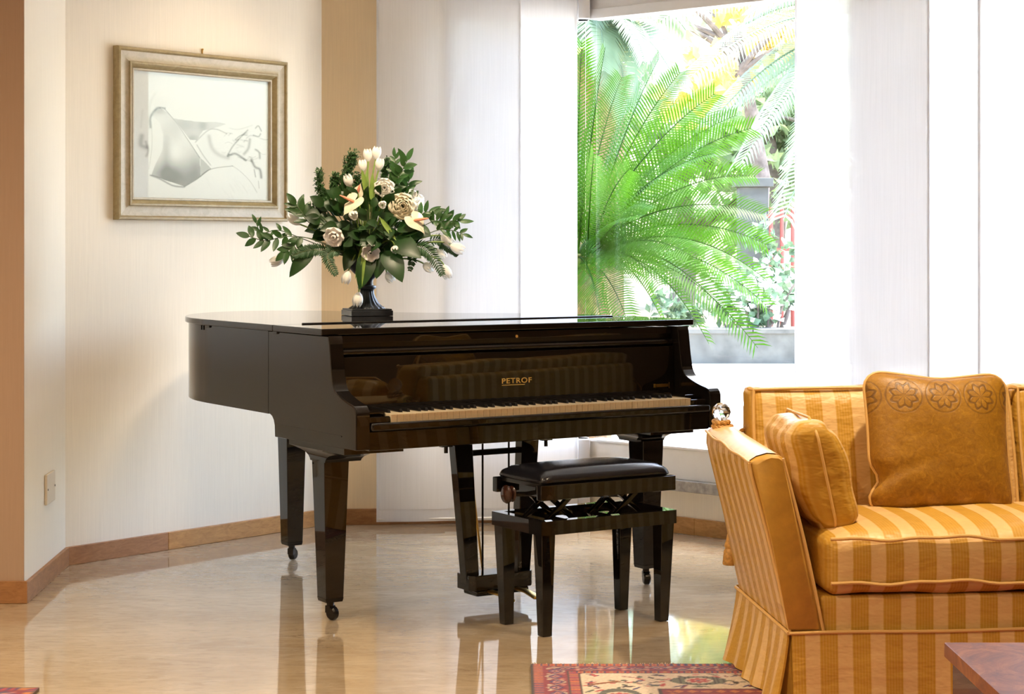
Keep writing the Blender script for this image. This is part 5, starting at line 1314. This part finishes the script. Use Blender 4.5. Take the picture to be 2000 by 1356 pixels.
CY = Vector((0.375, 10.75, 1.17))
cyc = tag(empty('cycad_palm', (CY.x, CY.y, ZG)), 'big bright green cycad palm filling the window behind the piano', 'palm')
org = Vector((CY.x, CY.y, ZG))
def gp(u, v, D): return Vector(((u - 1000) / 3700 * D, D, 1.285 - (v - 478) * D / 3700))
MB().add(lathe([(0.17, 0.0), (0.19, 0.2), (0.17, 0.5), (0.18, 0.8), (0.16, 1.02), (0.08, 1.12)], 26, flute=lambda j, a: 0.12 * math.sin(a * 9 + j * 2))).build('trunk', M_trunk, cyc)
F_ = [  # tip u, v, distance; rise of the middle; leaflet count
 (1136, 80, 10.6, 0.10), (1182, 92, 10.5, 0.12), (1215, 150, 11.2, 0.2), (1288, 112, 10.4, 0.16), (1330, 140, 11.0, 0.2), (1398, 182, 10.4, 0.22), (1440, 225, 10.9, 0.25), (1470, 250, 10.4, 0.25), (1395, 300, 10.2, 0.22),
 (1478, 345, 10.8, 0.28), (1492, 420, 10.4, 0.30), (1500, 480, 10.7, 0.30), (1498, 548, 10.3, 0.36), (1500, 600, 10.8, 0.36), (1480, 680, 10.4, 0.42), (1440, 640, 10.1, 0.36), (1385, 672, 10.2, 0.40), (1300, 640, 9.95, 0.34), (1230, 640, 9.9, 0.30), (1180, 660, 9.9, 0.30), (1290, 560, 9.9, 0.25), (1350, 500, 9.9, 0.22), (1260, 420, 9.9, 0.16), (1230, 330, 9.9, 0.15),
 (1160, 300, 9.85, 0.12), (1110, 120, 10.6, 0.1), (1060, 150, 10.7, 0.16), (1000, 200, 10.5, 0.2), (930, 260, 10.7, 0.25), (860, 360, 10.6, 0.3), (800, 480, 10.7, 0.35), (820, 620, 10.5, 0.4), (950, 660, 10.1, 0.36), (1050, 640, 9.95, 0.3),
 (1120, 180, 11.8, 0.2), (1240, 240, 11.9, 0.25), (1350, 380, 11.9, 0.3), (1330, 560, 11.9, 0.35), (1130, 300, 12.0, 0.3), (960, 420, 11.9, 0.3), (1420, 540, 11.6, 0.35)]
for k, (u, v, D, rise) in enumerate(F_):
    tip = gp(u, v, D); b0 = CY + Vector((random.uniform(-0.05, 0.05), random.uniform(-0.05, 0.05), random.uniform(-0.04, 0.05)))
    mid = (b0 + tip) / 2 + Vector((0, 0, rise + 0.02)); f = frond(b0, mid, tip, 56, 0.20, M_cycad, cyc, seed=k, origin=org, lw=0.0095, vee=0.25)
for k in range(16):      # cut leaf bases and the pale heart
    a = 2 * PI * k / 16; p = CY - org + Vector((0.09 * math.cos(a), 0.09 * math.sin(a), -0.04))
    MB().add(bar(p, p + Vector((0.10 * math.cos(a), 0.10 * math.sin(a), 0.10)), 0.02, 0.014)).build('leaf_base', M_rachis, cyc)

def date_palm(loc, tips, label, seed, n=70, ll=0.42, trunk_h=2.6, rise=0.6):
    o = tag(empty('date_palm', (loc[0], loc[1], ZG + 0.26)), label, 'palm', 'paler palms at the back of the garden'); og = Vector((loc[0], loc[1], ZG + 0.26))
    MB().add(lathe([(0.30, 0), (0.26, trunk_h * 0.5), (0.30, trunk_h - 0.2), (0.15, trunk_h)], 20, flute=lambda j, a: 0.1 * math.sin(a * 7 + j))).build('trunk', M_trunk, o)
    top = og + Vector((0, 0, trunk_h))
    for k, t in enumerate(tips):
        tip = gp(*t); frond(top, (top + tip) / 2 + Vector((0, 0, rise)), tip, n, ll, M_phoenix, o, lw=0.024, seed=seed + k, rw=0.02, origin=og, vee=0.1, droop=0.35, rolls=(0.1, 0.5))
date_palm((3.6, 17.2), [(1290, 40, 16.0), (1350, 150, 15.6), (1400, 90, 16.5), (1480, 260, 15.4), (1560, 330, 15.2), (1540, 200, 15.8), (1440, 330, 15.5), (1530, 430, 15.3), (1620, 250, 16.0), (1700, 300, 16.5), (1460, 30, 17.5), (1640, 120, 17.5), (1380, 250, 16.0), (1330, 330, 16.4), (1700, 420, 16.0)], 'palm coloured pale for sun glare, its long fronds arching behind the bright one', 40, trunk_h=2.75, rise=0.75)
date_palm((0.9, 20.2), [(1140, 60, 19.5), (1210, 20, 19.5), (1290, 20, 19.8), (1180, 140, 19.2), (1260, 120, 19.0), (1330, 180, 19.4), (1080, 160, 19.5), (1010, 80, 19.6), (1340, 60, 20.5), (1230, 220, 19.2), (1100, 20, 20.5)], 'palm coloured pale for sun glare, further back above the bright one', 80, trunk_h=3.0, rise=0.8)

def leafy(name, loc, crown_c, R, n, size, mat, label, cat='tree', trunk_r=0.0, seed=0, branches=0, group=None):
    rr = random.Random(seed); o = tag(empty(name, loc), label, cat, group); lc = Vector(loc); m = MB()
    blobs = [Vector((rr.gauss(0, 0.55) * R[0], rr.gauss(0, 0.5) * R[1], rr.gauss(0, 0.5) * R[2])) for _ in range(max(6, n // 60))]
    for k in range(n):
        c = Vector(crown_c) + rr.choice(blobs) + Vector((rr.gauss(0, 1), rr.gauss(0, 1), rr.gauss(0, 1))) * 0.16 * R[2] - lc
        d = Vector((rr.gauss(0, 1), rr.gauss(0, 1), rr.gauss(0, 1))).normalized()
        m.add(leaf_vf(c, c + d * size * rr.uniform(0.7, 1.3), size * 0.6, n=2, up=(rr.gauss(0, 1), rr.gauss(0, 1), 1)))
    m.build('crown', mat, o, smooth=False)
    if trunk_r:
        MB().add(tube([(0, 0, 0), (0.1, 0, (crown_c[2] - lc.z) * 0.5), Vector(crown_c) - lc], [trunk_r, trunk_r * 0.8, trunk_r * 0.4], 12)).build('trunk', M_bark, o)
    for b in range(branches):
        p0 = Vector(crown_c) - lc + Vector((0, 0, -R[2] * rr.uniform(0.2, 0.8))); p1 = p0 + Vector((rr.uniform(-1, 1) * R[0], rr.uniform(-0.5, 0.5) * R[1], rr.uniform(0.2, 1.0) * R[2]))
        MB().add(tube(bez(p0, (p0 + p1) / 2 + Vector((0, 0, 0.3)), p1, 8), [trunk_r * 0.35 * (1 - i / 10) for i in range(9)], 7)).build('branch', M_bark, o)
    return o
M_bark = simple('grey_bark', (0.20, 0.16, 0.14), 0.9, var=0.4, vscale=12)
M_yellow = mat_leaf('yellow_leaf', (0.62, 0.50, 0.14), 0.4, 0.6, 0.2, 3, (0.75, 0.62, 0.2))
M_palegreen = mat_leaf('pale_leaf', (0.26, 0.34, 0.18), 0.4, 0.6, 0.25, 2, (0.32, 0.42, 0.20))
M_shrub = mat_leaf('shrub_leaf', (0.16, 0.25, 0.14), 0.3, 0.5, 0.35, 5)
ZB = ZG + 0.28
leafy('yellow_tree', (3.0, 23.5, ZB), gp(1440, 60, 23.0), (1.6, 1.0, 0.85), 1100, 0.20, M_yellow, 'tree with yellow autumn leaves at the top of the window view', trunk_r=0.13, seed=3, branches=7)
leafy('yellow_tree', (5.2, 24.5, ZB), gp(1600, 40, 24.0), (1.2, 1.0, 1.1), 700, 0.20, M_yellow, 'second yellow tree, half hidden by the blinds', trunk_r=0.24, seed=4, branches=5)
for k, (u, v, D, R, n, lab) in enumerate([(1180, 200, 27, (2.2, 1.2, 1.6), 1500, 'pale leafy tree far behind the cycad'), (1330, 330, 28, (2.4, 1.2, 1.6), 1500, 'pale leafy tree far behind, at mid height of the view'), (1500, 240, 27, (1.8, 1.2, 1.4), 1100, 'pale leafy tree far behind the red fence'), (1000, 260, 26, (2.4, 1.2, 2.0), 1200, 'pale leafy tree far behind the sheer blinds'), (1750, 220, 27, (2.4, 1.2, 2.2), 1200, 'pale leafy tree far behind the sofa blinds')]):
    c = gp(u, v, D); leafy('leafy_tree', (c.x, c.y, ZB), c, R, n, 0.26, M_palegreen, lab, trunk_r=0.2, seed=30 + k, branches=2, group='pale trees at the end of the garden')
for k, (u, v, D, R, n, lab) in enumerate([(1525, 545, 19.8, (0.42, 0.3, 0.42), 420, 'grey-green shrub below the red fence'), (1490, 610, 19.5, (0.34, 0.25, 0.22), 300, 'low shrub on the garden wall beside the cycad tips'), (1420, 600, 20.2, (0.5, 0.3, 0.35), 320, 'low shrub half hidden by the cycad tips'), (1320, 610, 20.5, (0.6, 0.3, 0.35), 320, 'low shrub right behind the cycad')]):
    c = gp(u, v, D); leafy('garden_shrub', (c.x, c.y, ZB), c, R, n, 0.11, M_shrub, lab, 'shrub', 0.03, 50 + k, 2, 'shrubs behind the low garden wall')
wb = random.Random(9)
M_blossom = mat_leaf('white_blossom', (0.82, 0.80, 0.78), 0.2, 0.6, 0.05, 10)
bl = tag(empty('flowering_shrub', (*gp(1480, 560, 19.3)[:2], ZB)), 'white flowering shrub trailing over the low garden wall', 'shrub'); lc = Vector(bl.location)
m = MB(); mg = MB()
for k in range(420):
    c = gp(wb.gauss(1470, 45), wb.gauss(575, 26), 19.25 + wb.uniform(-0.15, 0.2)) - lc
    if c.z < -0.02: c.z = wb.uniform(0, 0.2)
    (m if k % 2 else mg).add(leaf_vf(c, c + Vector((wb.gauss(0, 1), wb.gauss(-0.6, 1), wb.gauss(0.4, 1))).normalized() * 0.10, 0.075, n=2, up=(0, -1, 0.4)))
m.build('blossom', M_blossom, bl, smooth=False); mg.build('foliage', M_shrub, bl, smooth=False)
for k in range(5): MB().add(tube(bez((0.1 * k - 0.2, 0, -0.02), (0.1 * k - 0.2, 0, 0.3), (0.2 * k - 0.4, -0.1, 0.55), 6), 0.012, 6)).build('stem', M_bark, bl)
M_red = simple('red_rail_paint', (0.36, 0.075, 0.055), 0.5)
c0 = gp(1506, 470, 21.0)
fe = tag(empty('red_fence', (c0.x, c0.y, ZB)), 'red painted metal fence at the back of the garden', 'fence')
for k in range(12): MB().add(tube([(0.12 * k, 0, 0), (0.12 * k, 0, 1.32)], 0.022, 8)).build('upright', M_red, fe)
for z in (0.4, 0.85, 1.22): MB().add(bar((-0.06, 0, z), (1.40, 0, z), 0.03, 0.035)).build('rail', M_red, fe)
pl_ = tag(empty('garden_pillar', (gp(1480, 600, 21.3).x, 21.3, ZB)), 'grey rendered gate pillar beside the red fence', 'pillar')
MB().add(box(-0.22, 0.10, -0.15, 0.15, -0.02, 1.55)).build('shaft', M_kerb, pl_, bevel=0.01); MB().add(box(-0.27, 0.15, -0.2, 0.2, 1.55, 1.65)).build('cap', M_kerb, pl_, bevel=0.01)
